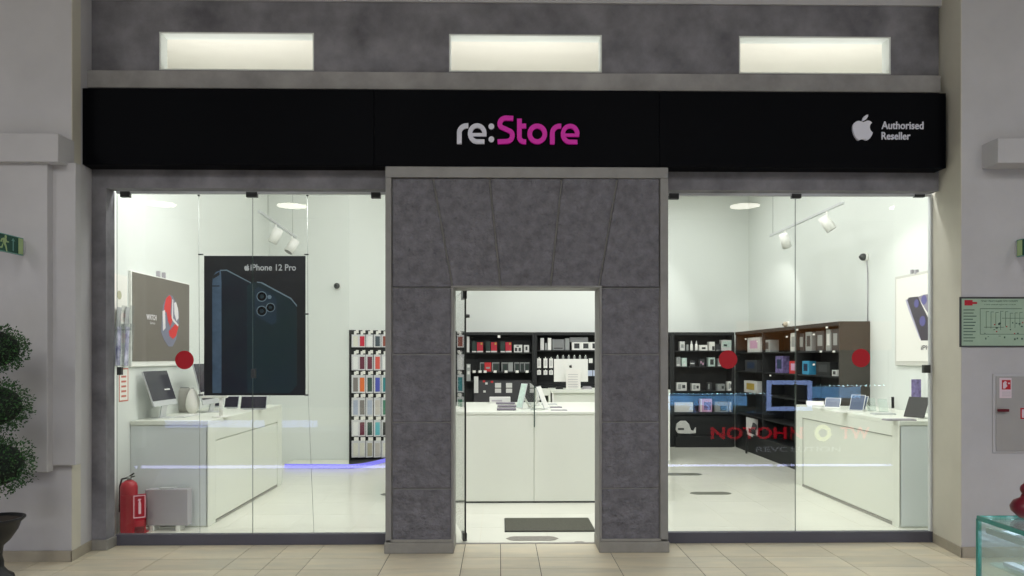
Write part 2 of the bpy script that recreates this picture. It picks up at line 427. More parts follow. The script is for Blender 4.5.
letter('letter_e', e_(238), signgrey, W*.92); letter('letter_crossbar', [[q(203, 161), q(297, 161)]], signgrey, W*.66)
for cy in (108, 190): 
    mb = MB(); c = q(328, cy); mb.cyl(O0+XA*c.x+ZA*c.y, O0+XA*c.x+ZA*c.y-YA*TH_, 18/6.4*pxm, seg=24)
    mb.build('colon_dot', signgrey, sg)
letter('letter_s', [[q(468, 56)]+[q(425, 54)]+arc(422, 90, 40, 36, 95, 215, 12)+[q(440, 134)]+arc(424, 165, 38, 38, 35, -85, 12)+[q(368, 205)]], signpink)
letter('letter_t', [[q(507, 58), q(507, 170)]+arc(540, 175, 33, 30, 185, 260, 8)+[q(550, 205)]], signpink); letter('letter_crossbar', [[q(492, 104), q(550, 104)]], signpink)
letter('letter_o', [arc(621, 154, 48, 50, 0, 360, 32)], signpink)
letter('letter_r', [[q(717, 220), q(717, 150)]+arc(765, 150, 48, 46, 180, 92, 10)+[q(774, 104)]], signpink)
letter('letter_e', e_(831), signpink, W*.92); letter('letter_crossbar', [[q(796, 161), q(889, 161)]], signpink, W*.66)
apple_body = [(120,235),(123,215),(130,200),(141,185),(155,175),(170,169),(185,168),(200,171),(215,177),(230,180),(243,176),(258,169),(275,165),(292,167),(306,173),(318,188),(306,200),(298,216),(296,232),(298,248),(304,264),(315,278),(327,288),(322,305),(313,324),(300,343),(288,356),(275,364),(260,366),(246,360),(234,355),(222,353),(208,356),(197,362),(185,366),(172,362),(160,350),(147,332),(135,308),(126,284),(121,260)]
leaf = [(222,167),(224,150),(232,131),(246,115),(262,106),(279,103),(277,120),(269,138),(256,153),(240,163)]
def logo(mb, O, ax, ay, n, h, th, m=0):
    for pts in (apple_body, leaf):
        mb.prism([O+ax*((x-120)/263*h)+ay*((366-y)/263*h) for x, y in pts], n*th, m)
O1 = P(840+120/10.24, 105+366/10.24, yS-.001)
mb = MB(); logo(mb, O1, XA, ZA, Vector((0,-1,0)), 263/10.24*pxm, .02); mb.build('fruit_logo', signgrey, sg)
a = P(881.2, 129.3, yS); b = P(923, 121.8, yS)
text('small_lettering', 'Authorised', a-YA*.001, XA, ZA, -YA, b.x-a.x, b.z-a.z, .008, signgrey, sg, bold=.01)
a = P(881.2, 139.8, yS); b = P(910, 132.4, yS)
text('small_lettering', 'Reseller', a-YA*.001, XA, ZA, -YA, b.x-a.x, b.z-a.z, .008, signgrey, sg, bold=.01)
# ================================================================== DOTS ON GLASS
for n, (u, v, r, lab) in enumerate(((184.5, 360, 9.2, 'round red sticker on the left shop window below the watch poster'),
        (728, 359.5, 9.3, 'round red sticker on the right window, nearer the doorway'), (861, 358, 9.3, 'round red sticker on the right window beside the far right poster'))):
    c = P(u, v, YG-.001); rr = r*6.35/740
    o = MB().cyl(c, c-YA*.0015, rr, seg=40).build('round_sticker', redst)
    tag(o, lab, 'sticker', None)
# ================================================================== COUNTERS
CZ = 1.0
def side_panel_frame(mb, X, y0, y1, z0, z1, sx, w=.012):
    pass
# left counter
cx0, cx1, cy0, cy1 = WL+.004, -2.745, 7.01, 9.36
ct = thing('display_counter', 'white display counter with computers along the left wall', 'counter', Vector(((cx0+cx1)/2, (cy0+cy1)/2, 0)))
MB().box(cx0, cx1-.02, cy0+.012, cy1, .0, CZ-.04).build('body', counterw, ct)
MB().box(cx0, cx1-.012, cy0, cy0+.012, .012, CZ-.05).build('end_panel', counterg, ct)
MB().box(cx0, cx1, cy0-.008, cy1, CZ-.04, CZ).build('countertop', counterw, ct, bevel=.004)
mb = MB(); mb.box(cx1-.02, cx1, cy0, cy0+.18, 0, CZ-.04); mb.box(cx1-.02, cx1, cy1-.18, cy1, 0, CZ-.04); mb.box(cx1-.02, cx1, cy0+.18, cy1-.18, CZ-.2, CZ-.04)
mb.build('side_frame', counterw, ct, bevel=.002)
MB().box(cx1-.019, cx1-.004, cy0+.19, cy1-.19, .03, CZ-.21).build('side_panel', counterw, ct, bevel=.003)
MB().box(cx1-.03, cx1-.002, cy0+.18, cy1-.18, 0, .022).build('kick_strip', paneltrim, ct)
# right counter
rx0, rx1, ry0, ry1 = 3.735, WR-.004, 6.87, 9.28
rt = thing('display_counter', 'white display counter with a recessed side panel by the right wall', 'counter', Vector(((rx0+rx1)/2, (ry0+ry1)/2, 0)))
MB().box(rx0+.02, rx1, ry0+.012, 9.03, .0, CZ-.04).box(rx0+.02, 4.165, 9.03, ry1, 0, CZ-.04).build('body', counterw, rt)
MB().box(rx0+.012, rx1, ry0, ry0+.012, .012, CZ-.05).build('end_panel', counterg, rt)
MB().prism([Vector(p) for p in ((rx0, ry0-.008, CZ-.04), (rx1, ry0-.008, CZ-.04), (rx1, 9.03, CZ-.04), (4.165, 9.03, CZ-.04), (4.165, ry1, CZ-.04), (rx0, ry1, CZ-.04))], ZA*.04).build('countertop', counterw, rt, bevel=.004)
mb = MB(); mb.box(rx0, rx0+.02, ry0, ry0+.12, 0, CZ-.04); mb.box(rx0, rx0+.02, ry1-.19, ry1, 0, CZ-.04); mb.box(rx0, rx0+.02, ry0+.12, ry1-.19, CZ-.15, CZ-.04)
mb.build('side_frame', counterw, rt, bevel=.002)
MB().box(rx0+.010, rx0+.019, ry0+.13, ry1-.2, .03, CZ-.16).build('side_panel', counterw, rt, bevel=.002)
MB().box(rx0+.002, rx0+.03, ry0+.12, ry1-.19, 0, .025).build('kick_strip', paneltrim, rt)
mb = MB(); mb.box(rx0+.008, rx0+.0205, ry0+.12, ry1-.19, CZ-.16, CZ-.15); mb.box(rx0+.008, rx0+.0205, ry1-.2, ry1-.19, .02, CZ-.15)
mb.build('groove', paneltrim, rt)
# central service counter
fy = PZ(530, 503, 0).y; fx0 = -1.0; fx1 = 1.78; fyb = 9.85
fc = thing('service_counter', 'wide white service counter straight ahead through the doorway', 'counter', Vector((.4, (fy+fyb)/2, 0)))
xj = xa(534, fy)
MB().box(fx0+.01, fx1-.01, fy+.015, fyb-.01, .0, CZ-.04).build('body', counterw, fc)
for a, b in ((fx0, xj-.003), (xj+.003, fx1)):
    MB().box(a, b, fy, fy+.015, .02, CZ-.03).build('front_panel', counterw, fc, bevel=.002)
MB().box(fx0-.01, fx1+.01, fy-.008, fyb, CZ-.03, CZ).build('countertop', counterw, fc, bevel=.004)
MB().box(fx0, fx1, fy+.006, fy+.02, 0, .02).build('kick_strip', darksteel, fc)
# rear desk
ry = 11.3; dz_ = 1.1
rx_0, rx_1 = xa(552, ry), xa(670, ry)
rd = thing('rear_desk', 'white raised desk behind the service counter carrying the all-in-one computer', 'desk', Vector(((rx_0+rx_1)/2, ry+.3, 0)))
MB().box(rx_0+.03, rx_1-.04, ry+.03, ry+.7, 0, dz_-.05).build('body', counterw, rd)
MB().box(rx_0-.02, rx_1, ry-.02, ry+.7, dz_-.05, dz_).build('desktop', counterw, rd, bevel=.004)
MB().box(rx_1-.04, rx_1, ry, ry+.7, 0, dz_-.05).build('end_panel', whitep, rd, bevel=.003)
MB().box(rx_0, rx_0+.03, ry, ry+.7, 0, dz_-.05).build('end_panel', whitep, rd, bevel=.003)
# low open cabinet left of it
lx0 = xa(536, ry); 
oc = thing('open_cabinet', 'white open-fronted cabinet with a black inside left of the rear desk', 'cabinet', Vector(((lx0+rx_0)/2, ry+.3, 0)))
MB().box(lx0, rx_0-.022, ry, ry+.5, dz_-.09, dz_-.0).build('top_panel', counterw, oc, bevel=.003)
MB().box(lx0, lx0+.03, ry, ry+.5, 0, dz_-.09).box(rx_0-.052, rx_0-.022, ry, ry+.5, 0, dz_-.09).build('side_panel', counterw, oc)
MB().box(lx0+.03, rx_0-.052, ry+.3, ry+.32, 0, dz_-.09).build('back_panel', blackm, oc)
# ================================================================== COMPUTERS
def imac(name, lab, base, s, tilt, lookdir, w=.55, h=.33, back=False, scr=screen):
    """all-in-one computer; lookdir 'x' faces +X with screen plane along Y"""
    t = thing(name, lab, 'computer', base)
    return t
def imac_x(lab, u_bl, v_bl, u_tl, v_tl, Ybl, length):
    """screen facing +X leaning back; lower near corner (u_bl,v_bl) at depth Ybl, upper near corner given"""
    p0 = P(u_bl, v_bl, Ybl); p1 = P(u_tl, v_tl, Ybl)
    t = thing('desktop_computer', lab, 'computer', Vector((p0.x-.05, Ybl+length/2, CZ)))
    up = p1-p0; n = Vector((up.z, 0, -up.x)).normalized()
    if n.x < 0: n = -n
    chin = up.normalized()*.055
    cg = MB().obox(p0-chin, YA*length, up+chin, -n*.018).build('casing', alu, t, bevel=.004)
    MB().obox(p0, YA*length, up, n*.002).build('screen', screen, cg)
    c = p0+YA*length/2+up*.35
    MB().obox(c-YA*.05-n*.02, YA*.1, -up*.35-Vector((.05,0,0)), Vector((-.008, 0, 0))).build('stand_arm', alu, t)
    MB().box(p0.x-.1, p0.x+.08, Ybl+length/2-.08, Ybl+length/2+.08, CZ, CZ+.008).build('stand_foot', alu, t, bevel=.002)
    mid = p0-chin+YA*length/2
    MB().obox(mid-YA*.06-n*.018, YA*.12, Vector((-.02, 0, CZ-mid.z+.004)), Vector((-.012, 0, 0))).build('stand_neck', alu, t)
    a = p0+up*.33+YA*length*.62+n*.0025
    MB().obox(a, YA*.12, up.normalized()*.012, n*.0005).build('screen_text', whitep, t)
    return t
imac_x('silver all-in-one computer nearest the left window, dark screen tilted back', 153, 401.5, 143, 371.5, 7.12, .5)
imac_x('silver all-in-one computer at the far end of the left counter, partly behind the hanging poster', 202.5, 400, 193.5, 364, 7.85, .6)
# keyboards
for (u, v, lab) in ((187, 416, 'thin white keyboard in front of the nearest computer on the left counter'),):
    c = PZ(u, v, CZ)
    t = thing('keyboard', lab, 'keyboard', c)
    kb = MB().box(c.x-.06, c.x+.06, c.y-.2, c.y+.2, CZ, CZ+.008).build('keyboard_body', alu, t, bevel=.003)
    mb = MB()
    for i in range(4):
        for j in range(13): mb.box(c.x-.052+i*.026, c.x-.030+i*.026, c.y-.19+j*.029, c.y-.166+j*.029, CZ+.008, CZ+.011)
    kk = mb.build('keys', whitep, kb); kk['kind'] = 'stuff'
# speakers: grey mesh one and white one
fabric = mat('grey_speaker_fabric', (178, 176, 168), .9, noise=.12, nscale=120, bump=.4, bscale=300)
def speaker(u, v, wpx, hpx, mm, lab):
    c = PZ(u, v, CZ); s_ = (c-Vector((0,0,CAMZ))).length/740
    r = wpx*s_/2; hh = hpx*s_
    t = thing('smart_speaker', lab, 'speaker', c)
    prof = [(r*.7, 0), (r*.92, hh*.1), (r, hh*.3), (r, hh*.65), (r*.88, hh*.88), (r*.6, hh), (.001, hh)] if wpx > 13 else [(r*.45, 0), (r*.85, hh*.15), (r, hh*.35), (r*.9, hh*.6), (r*.6, hh*.85), (r*.25, hh), (.001, hh)]
    MB().lathe(c, [(.001, 0)]+prof, 28).build('body', mm, t)
    MB().cyl(c+ZA*(hh-.001), c+ZA*(hh+.004), r*(.55 if wpx > 13 else .2), seg=24).build('touch_top', black, t)
    return t
speaker(184.5, 412, 14, 22, fabric, 'grey fabric rounded speaker on the left counter')
speaker(192.5, 413.5, 12, 23, mat('white_speaker_fabric', (232, 230, 222), .8, noise=.03, nscale=100), 'white rounded speaker beside the grey one on the left counter')
# white T stand display under the hanging poster
c = PZ(221, 417, CZ)
t = thing('headphone_stand', 'white T-shaped display stand on the left counter under the poster', 'stand', c)
MB().cyl(c, c+ZA*.012, .09, .085).build('base', whitep, t)
MB().cyl(c+ZA*.012, c+ZA*.19, .018).build('post', whitep, t)
MB().box(c.x-.2, c.x+.07, c.y-.03, c.y+.03, CZ+.19, CZ+.25).build('crossbar', whitep, t, bevel=.015)
# dark little photo panels seen under the poster
for i, (u0, u1, v0, v1, lab) in enumerate(((209, 221, 399, 404.5, 'small dark tablet lying propped behind the T-shaped stand'), (224, 238, 396, 405, 'dark tablet screen just right of the T-shaped stand'), (240, 266, 396, 405, 'dark tablet propped at the far end of the left counter'))):
    a = P(u0, v1, 8.85-.2*i); b = P(u1, v0, 8.85-.2*i)
    t = thing('tablet', lab, 'tablet', Vector(((a.x+b.x)/2, a.y, CZ)))
    MB().obox((a.x, a.y, CZ+.01), XA*(b.x-a.x), Vector((0, .05, b.z-CZ-.01)), Vector((0, .01, 0))).build('casing', alu, t, bevel=.003)
    MB().obox((a.x+.006, a.y-.002, CZ+.02), XA*(b.x-a.x-.012), Vector((0, .045, b.z-CZ-.03)), Vector((0, .002, 0))).build('screen', screen, t)
    MB().box(a.x+.03, b.x-.03, a.y, a.y+.1, CZ, CZ+.01).build('stand', alu, t)
# ---- right counter tablets on stands
def tabstand(lab, u, v, w, h, rot, tilt, cm, name='tablet', cat='tablet', Z=CZ):
    c = PZ(u, v, Z); t = thing(name, lab, cat, c)
    ax = Vector((math.cos(rot), math.sin(rot), 0)); fwd = Vector((-math.sin(rot), math.cos(rot), 0))
    up = (ZA*math.cos(tilt)+fwd*math.sin(tilt)); n = (fwd*math.cos(tilt)-ZA*math.sin(tilt))
    o = c-ax*w/2+ZA*.014
    cg = MB().obox(o, ax*w, up*h, n*.008).build('casing', alu if cm is not black else black, t, bevel=.002)
    MB().obox(o+ax*.006+up*.006, ax*(w-.012), up*(h-.012), -n*.001).build('screen', cm, cg)
    MB().obox(o+ax*w*.3+up*h*.55+n*.008, ax*w*.4, (fwd*(h*.42*math.cos(tilt)))-ZA*(h*.55*math.cos(tilt)+.010), n*.004).build('stand_leg', whitep, t)
    MB().obox(c-ax*w*.35-fwd*.03, ax*w*.7, fwd*(.05+h*.55), ZA*.008).build('stand_base', whitep, t)
    return t
bluescr = mat('slate_blue_screen', (72, 86, 112), .3, noise=.1)
purp = mat('violet_print', (86, 66, 120), .5, noise=.3, nscale=20, rgb2=(130, 120, 170))
tabstand('large black tablet leaning on its stand at the near end of the right counter', 913.5, 418.5, .2, .22, -1.0, .5, black)
tabstand('slate blue tablet standing in the middle of the right counter', 856, 411.5, .15, .19, -.75, .5, bluescr)
tabstand('slate blue tablet standing at the far part of the right counter', 832, 408.5, .17, .14, -.6, .7, bluescr)
tabstand('narrow dark phone standing upright between the tablets on the right counter', 893, 409.5, .03, .13, -.3, .1, black, 'smartphone', 'phone')
tabstand('pale tablet leaning low at the rear corner of the right counter', 815, 407, .2, .09, -.4, .9, whitep)
tabstand('grey phone standing beside the blue tablet on the right counter', 863, 411, .05, .16, -1.2, .35, bluescr, 'smartphone', 'phone')
# flat trays/phones on the right counter
for (u, v, w, dd_, m_, lab) in ((848, 412.5, .3, .1, whitep, 'thin white phone tray in front of the middle tablet on the right counter'), (883, 414.5, .22, .12, alu, 'silver laptop lying closed near the black tablet on the right counter'),
        (830, 408.8, .2, .1, whitep, 'thin white phone tray by the far blue tablet on the right counter'), (899, 420.5, .28, .1, greyp, 'grey flat keyboard at the front edge of the right counter')):
    c = PZ(u, v, CZ)
    o = MB().box(c.x-w/2, c.x+w/2, c.y-dd_/2, c.y+dd_/2, CZ, CZ+.014).box(c.x-w/2+.01, c.x+w/2-.01, c.y-dd_/2+.01, c.y+dd_/2-.01, CZ+.014, CZ+.017).build('device_tray', m_, bevel=.003)
    tag(o, lab, 'tray')
for i, (u, v, lab) in enumerate(((872, 411, 'clear acrylic price stand farther along the right counter'), (884, 412, 'clear acrylic price stand close to the upright phone'))):
    c = PZ(u, v, CZ)
    o = MB().obox(c+Vector((-.05, 0, 0)), XA*.1, Vector((0, .04, .14)), YA*.003).obox(c+Vector((-.05, 0, 0)), XA*.1, YA*.06, ZA*.003).build('price_stand', acryl)
    tag(o, lab, 'stand')
c = PZ(916.5, 413.2, CZ)
o = thing('standing_poster', 'small violet upright poster card on the right counter behind the black tablet', 'poster', c)
w = 9.5*c.y/740
MB().box(c.x-w/2, c.x+w/2, c.y, c.y+.012, CZ+.01, za(379.5, c.y)).build('card', purp, o, bevel=.001)
MB().box(c.x-w/2-.01, c.x+w/2+.01, c.y-.04, c.y+.05, CZ, CZ+.01).build('foot', acryl, o)
# ---- service counter items
slate = mat('lilac_grey_metal', (126, 120, 132), .4, noise=.05)
for i, (u, v, lab) in enumerate(((505.5, 404.0, 'closed lilac grey laptop farthest back of the three on the service counter'), (507, 407.0, 'closed lilac grey laptop in the middle of the three on the service counter'), (506.5, 410.0, 'closed lilac grey laptop nearest the front edge of the service counter'))):
    c = PZ(u, v, CZ)
    t = thing('laptop', lab, 'laptop', c, 'closed laptops on the service counter')
    wq = 19*c.y/740/2
    MB().box(c.x-wq, c.x+wq, c.y-.09, c.y+.09, CZ+.004, CZ+.012).build('base', slate, t, bevel=.002)
    MB().box(c.x-wq, c.x+wq, c.y-.09, c.y+.09, CZ+.0135, CZ+.02).build('lid', slate, t, bevel=.002)
    for xf in (c.x-wq+.02, c.x+wq-.03): MB().box(xf, xf+.01, c.y-.07, c.y+.07, CZ, CZ+.004).build('foot', black, t)
pgreen = mat('pale_green_print', (196, 216, 206), .5, noise=.15, nscale=30)
tabstand('tablet on a black easel with a pale green picture on the service counter', 519, 409, .11, .29, -.9, .28, pgreen)
tabstand('white tablet seen edge-on leaning back right of the clear divider', 547, 409.5, .24, .27, 1.3, .38, whitep)
tabstand('small white tablet standing behind the edge-on one on the service counter', 539, 406, .06, .2, 1.3, .1, whitep)
for (u, v, w, m_, lab) in ((556, 407.5, .14, slate, 'dark phone lying flat at the back right of the service counter'), (559, 410.5, .18, greyp, 'grey phone lying flat at the front right of the service counter'), (549, 404.5, .2, alu, 'silver phone lying flat behind the edge-on tablet')):
    c = PZ(u, v, CZ)
    o = MB().box(c.x-w/2, c.x+w/2, c.y-.05, c.y+.05, CZ, CZ+.009).box(c.x-w/2+.005, c.x+w/2-.005, c.y-.045, c.y+.045, CZ+.009, CZ+.010).box(c.x+w/2-.05, c.x+w/2-.02, c.y+.015, c.y+.04, CZ+.010, CZ+.012).build('smartphone', m_, bevel=.003)
    tag(o, lab, 'phone')
# clear divider
xq = xa(534.3, fy)
t = thing('acrylic_divider', 'clear green-edged acrylic divider standing across the service counter', 'divider', Vector((xq, 9, CZ)))
MB().box(xq-.005, xq+.005, fy-.02, 10.0, CZ+.002, za(386, fy)).box(xq-.005, xq+.005, fy-.02, fy-.009, za(427, fy), CZ+.002).build('sheet', acryl, t)
MB().box(xq-.006, xq+.006, fy-.024, fy-.02, za(427, fy), za(386, fy)).build('front_edge', gedge_dark, t)
for yy in (8.4, 9.4): MB().box(xq-.03, xq+.03, yy-.03, yy+.03, CZ, CZ+.012).build('clamp_foot', alu, t)
# all-in-one seen from behind on the rear desk
yy = 11.45; a = P(554, 380.5, yy); b = P(588, 359, yy)
t = thing('desktop_computer', 'white all-in-one computer seen from behind on the rear desk, dark fruit emblem', 'computer', Vector(((a.x+b.x)/2, yy+.05, dz_)))
MB().box(a.x, b.x, yy, yy+.02, a.z-.02, b.z).build('casing', whitep, t, bevel=.006)
MB().box(a.x+.01, b.x-.01, yy+.02, yy+.022, a.z+.05, b.z-.01).build('screen', screen, t)
cx = (a.x+b.x)/2
MB().box(cx-.07, cx+.07, yy-.03, yy-.02, dz_+.01, a.z+.12).build('stand_arm', whitep, t, bevel=.003)
MB().box(cx-.07, cx+.07, yy-.02, yy, a.z+.05, a.z+.12).build('stand_hinge', whitep, t)
MB().box(cx-.09, cx+.09, yy-.05, yy+.14, dz_, dz_+.01).build('stand_foot', whitep, t, bevel=.003)
mb = MB(); e1 = P(569.2, 368, yy-.001); logo(mb, e1, XA, ZA, -YA, .055, .002); mb.build('fruit_emblem', black, t)
# white price card in front of it
a = P(566, 388.6, 11.35); b = P(580.5, 369.5, 11.35)
t = thing('price_card', 'tall white price list card in front of the rear computer', 'card', Vector(((a.x+b.x)/2, 11.35, dz_)))
MB().obox((a.x, 11.33, dz_+.004), XA*(b.x-a.x), Vector((0, .02, b.z-dz_)), YA*.004).build('sheet', paper, t)
mb = MB()
for i in range(6): mb.box(a.x+.03, b.x-.04, 11.3265+i*.003, 11.329+i*.003, dz_+.04+i*.038, dz_+.046+i*.038)
mb.build('printed_lines', greyp, t)
MB().box(a.x, b.x, 11.30, 11.38, dz_, dz_+.004).build('foot', acryl, t)
for (u0, u1, hpx, lab, m_) in ((556, 563, 3, 'small black card reader left on the rear desk', black), (583, 592, 3, 'low grey cash device right on the rear desk', greyp)):
    a = P(u0, 388, 11.5); b = P(u1, 388, 11.5)
    o = MB().box(a.x, b.x, 11.5, 11.62, dz_, dz_+.03).box(a.x+.01, b.x-.01, 11.52, 11.6, dz_+.03, dz_+.042).build('card_reader', m_, bevel=.004); tag(o, lab, 'card reader')
# ================================================================== HANGING POSTER (left window)
yP = 6.72
t = thing('hanging_poster', 'large dark smartphone poster hung on cables in the left window', 'poster', Vector((xa(254, yP), yP, za(395, yP))))
a = P(204, 395.5, yP); b = P(305.3, 256, yP)
navy = mat('dark_navy_print', (11, 14, 20), .35, noise=.3, nscale=2, rgb2=(13, 20, 30))
bd = MB().box(a.x, b.x, yP, yP+.012, a.z, b.z).build('board', navy, t, bevel=.001)
def pp(zx, zy): return P(200+zx/9.143, 250+zy/9.143, yP-.0008)
def flat(name, polys, m, par, th=.0006, ex=None, off=0):
    mb = MB()
    for pts in polys: mb.prism([p-YA*off for p in pts], -YA*th)
    return mb.build(name, m, par)
bl1 = mat('steel_blue_print', (66, 92, 118), .35, noise=.1, nscale=6, rgb2=(88, 112, 140)); bl2 = mat('deep_blue_print', (18, 22, 48), .3, noise=.2, nscale=3, rgb2=(16, 36, 46))
bl3 = mat('petrol_blue_print', (26, 54, 72), .3, noise=.3, nscale=2, rgb2=(12, 42, 46)); bl4 = mat('blue_line_print', (120, 142, 158), .35, noise=.05)
def pv(u, v, d=0): return P(u, v, yP-.0008-d)
flat('phone_side', [[pv(213,276), pv(216,272), pv(221,270.2), pv(221.5,284), pv(221.5,393), pv(212.5,393), pv(212.3,284)]], bl1, bd)
flat('phone_front', [[pv(221.5,270.4), pv(226,270.4), pv(252,284.5), pv(252,393), pv(221.5,393)]], bl2, bd)
flat('phone_edge_line', [[pv(220,269.8,.001), pv(227,269.6,.001), pv(251,282.4,.001), pv(251,283.4,.001), pv(226.5,270.8,.001), pv(220,270.8,.001)], [pv(252.4,284,.001), pv(253.2,284,.001), pv(253.2,393,.001), pv(252.4,393,.001)],
     [pv(257,281.6,.002), pv(262,282.2,.002), pv(291,297.8,.002), pv(297,305,.002), pv(297,307,.002), pv(290.5,299,.002), pv(261,283.2,.002), pv(257,282.6,.002)]], bl4, bd)
flat('phone_back', [[pv(247,286,.0005), pv(252,282.5,.0005), pv(258,282,.0005), pv(263,283.5,.0005), pv(290,298.5,.0005), pv(296,305,.0005), pv(297,312,.0005), pv(297,385,.0005), pv(290,393,.0005), pv(247,393,.0005)]], bl3, bd)
flat('phone_band', [[pv(213,275.5,.001), pv(219.5,271.6,.001), pv(219.5,275,.001), pv(213,279,.001)]], navy, bd)
flat('phone_band', [[pv(212.4,285.5,.001), pv(219.5,285.5,.001), pv(219.5,286.5,.001), pv(212.4,286.5,.001)]], navy, bd)
flat('camera_plate', [[pv(255,290,.001), pv(258,286.8,.001), pv(273,295,.001), pv(276.5,300,.001), pv(276.5,322,.001), pv(272,325,.001), pv(257,317,.001), pv(255,313,.001)]], bl1 if False else mat('petrol_plate_print', (30, 56, 76), .3, noise=.1), bd)
for (u, v, r) in ((261.8, 296.5, 5.2), (261.8, 311, 5.2), (270.5, 307.5, 4.6)):
    c = P(u, v, yP-.0035); R = r*yP/740
    mb = MB()
    mb.cyl(c, c-YA*.0006, R*.86, seg=28, m=1); n_ = 28
    for i in range(n_):
        t0 = 2*math.pi*i/n_; t1 = 2*math.pi*(i+1)/n_
        mb.prism([c+Vector((math.cos(q_)*r_, -.0008, math.sin(q_)*r_)) for q_, r_ in ((t0, R*.84), (t1, R*.84), (t1, R), (t0, R))], -YA*.0006, 0)
    mb.cyl(c-YA*.001, c-YA*.0016, R*.4, seg=20, m=2)
    mb.build('camera_lens', [bl4, mat('lens_black_print', (8, 14, 22), .2, noise=.1), bl3], bd)
c = P(269.5, 297, yP-.004); MB().cyl(c, c-YA*.0006, 2*yP/740, seg=20).build('camera_flash', bl4, bd)
a = P(250.5, 270.6, yP-.001); b = P(296, 264.2, yP-.001)
text('poster_lettering', 'iPhone 12 Pro', a, XA, ZA, -YA, b.x-a.x, b.z-a.z, .001, mat('pale_grey_print', (196, 200, 204), .5, noise=.02), bd, bold=.018)
mb = MB(); e1 = P(244.3, 270.8, yP-.001); logo(mb, e1, XA, ZA, -YA, 6.4*yP/740, .001); mb.build('fruit_emblem', MATS['pale_grey_print'], bd)
mb = MB()
for u_, u2 in ((198.7, 199.5), (307.4, 314)):
    p0 = P(u_, 194, yP); p1 = P(u_+(.5), 395, yP); p2 = P(u2, 0, yP); p2.z = .01
    p1 = P(u_+.8, 395, yP); p2.x = P(u2 if u_ > 300 else 200, 535, yP).x
    mb2 = MB().tube([p0, p1, Vector((p2.x, yP, 0.0))], .0022, 6); mb2.build('steel_cable', steel, t)
    MB().box(p0.x-.012, p0.x+.012, 6.31, yP+.015, p0.z+.012, p0.z+.035).build('ceiling_bracket', steel, t)
    for v in ((254.5, 395) if u_ < 300 else (254.5, 314, 395)):
        c = P(u_+.4, v, yP); MB().cyl(c-XA*.03 if u_ > 300 else c-XA*.006, c+XA*.006 if u_ > 300 else c+XA*.036, .007, seg=10).build('cable_clamp', darksteel, t)
    c = p0; MB().cyl(c-ZA*.02, c+ZA*.012, .010, seg=12).build('cable_anchor', darksteel, t)
# ================================================================== LEFT WALL POSTER
Xw = WL+.03
def wpt(u, v, X=Xw): return PX(u, v, X)
a = wpt(132.3, 271.6); b = wpt(189.3, 285.5)
t = thing('wall_poster', 'taupe poster with a red and grey watch on the left shop wall', 'poster', Vector((Xw, (a.y+b.y)/2, 1.58)))
y0_, y1_ = a.y, b.y; z1_ = a.z; z0_ = wpt(132.3, 361.5).z
taupe = mat('taupe_print', (112, 106, 98), .5, noise=.06, nscale=1.5)
MB().box(WL+.001, Xw-.003, y0_-.015, y1_+.015, z0_-.05, z1_+.01).build('frame', whitep, t, bevel=.003)
pr = MB().box(Xw-.004, Xw, y0_, y1_, z0_, z1_).build('print', taupe, t)
def wp2(u, v, d=0): return PX(u, v, Xw+.0008+d)
redp = mat('bright_red_print', (214, 44, 44), .4, noise=.05); gp = mat('blue_grey_print', (120, 122, 142), .4, noise=.1); wp_ = mat('white_print', (226, 222, 224), .5, noise=.03)
def flatx(name, polys, m, par, th=.0006, s=1):
    mb = MB()
    for pts in polys: mb.prism(pts, XA*th*s)
    return mb.build(name, m, par)
flatx('watch_body', [[wp2(*p) for p in ((166,298),(169,294.5),(172.5,296),(176,303),(179,313),(178.5,325),(176,340),(172.5,346.5),(168.5,346.5),(164,340),(161,332),(162,318),(163,305))]], gp, pr)
flatx('watch_band', [[wp2(*p, .001) for p in ((164.5,306),(166,298.5),(169.5,295),(171.5,298),(170.5,314),(173,319),(170.5,326),(172,331),(168,321),(166.5,312),(164,312))],
     [wp2(*p, .001) for p in ((172,328),(175,324),(178.6,326),(176,336),(173,339),(169.6,336),(168.8,331))]], redp, pr)
flatx('watch_highlight', [[wp2(*p, .002) for p in ((172.3,299),(173.3,300),(173,318),(178.5,325),(178,326.5),(172.8,321),(171.6,318))],
     [wp2(*p, .002) for p in ((174,303),(176,302),(178,309),(178.5,318),(176.5,321),(174.5,314))], [wp2(*p, .002) for p in ((162.5,311),(165,310),(165.5,328),(163,331))]], wp_, pr)
O = wp2(146.5, 319.5, .001); e = wp2(156.5, 315.2, .001)
text('poster_lettering', 'WATCH', O, YA, ZA, XA, e.y-O.y, e.z-O.z, .001, wp_, pr, bold=.03)
O = wp2(150, 324, .001); e = wp2(155, 322, .001)
text('poster_lettering', 'Series', O, YA, ZA, XA, e.y-O.y, e.z-O.z, .001, wp_, pr)
for u in (159.5, 165):
    c = wpt(u, 274 if u < 162 else 275.5); MB().box(WL+.002, Xw+.004, c.y-.012, c.y+.012, c.z-.03, c.z+.03).build('hanging_clip', greyp, t)
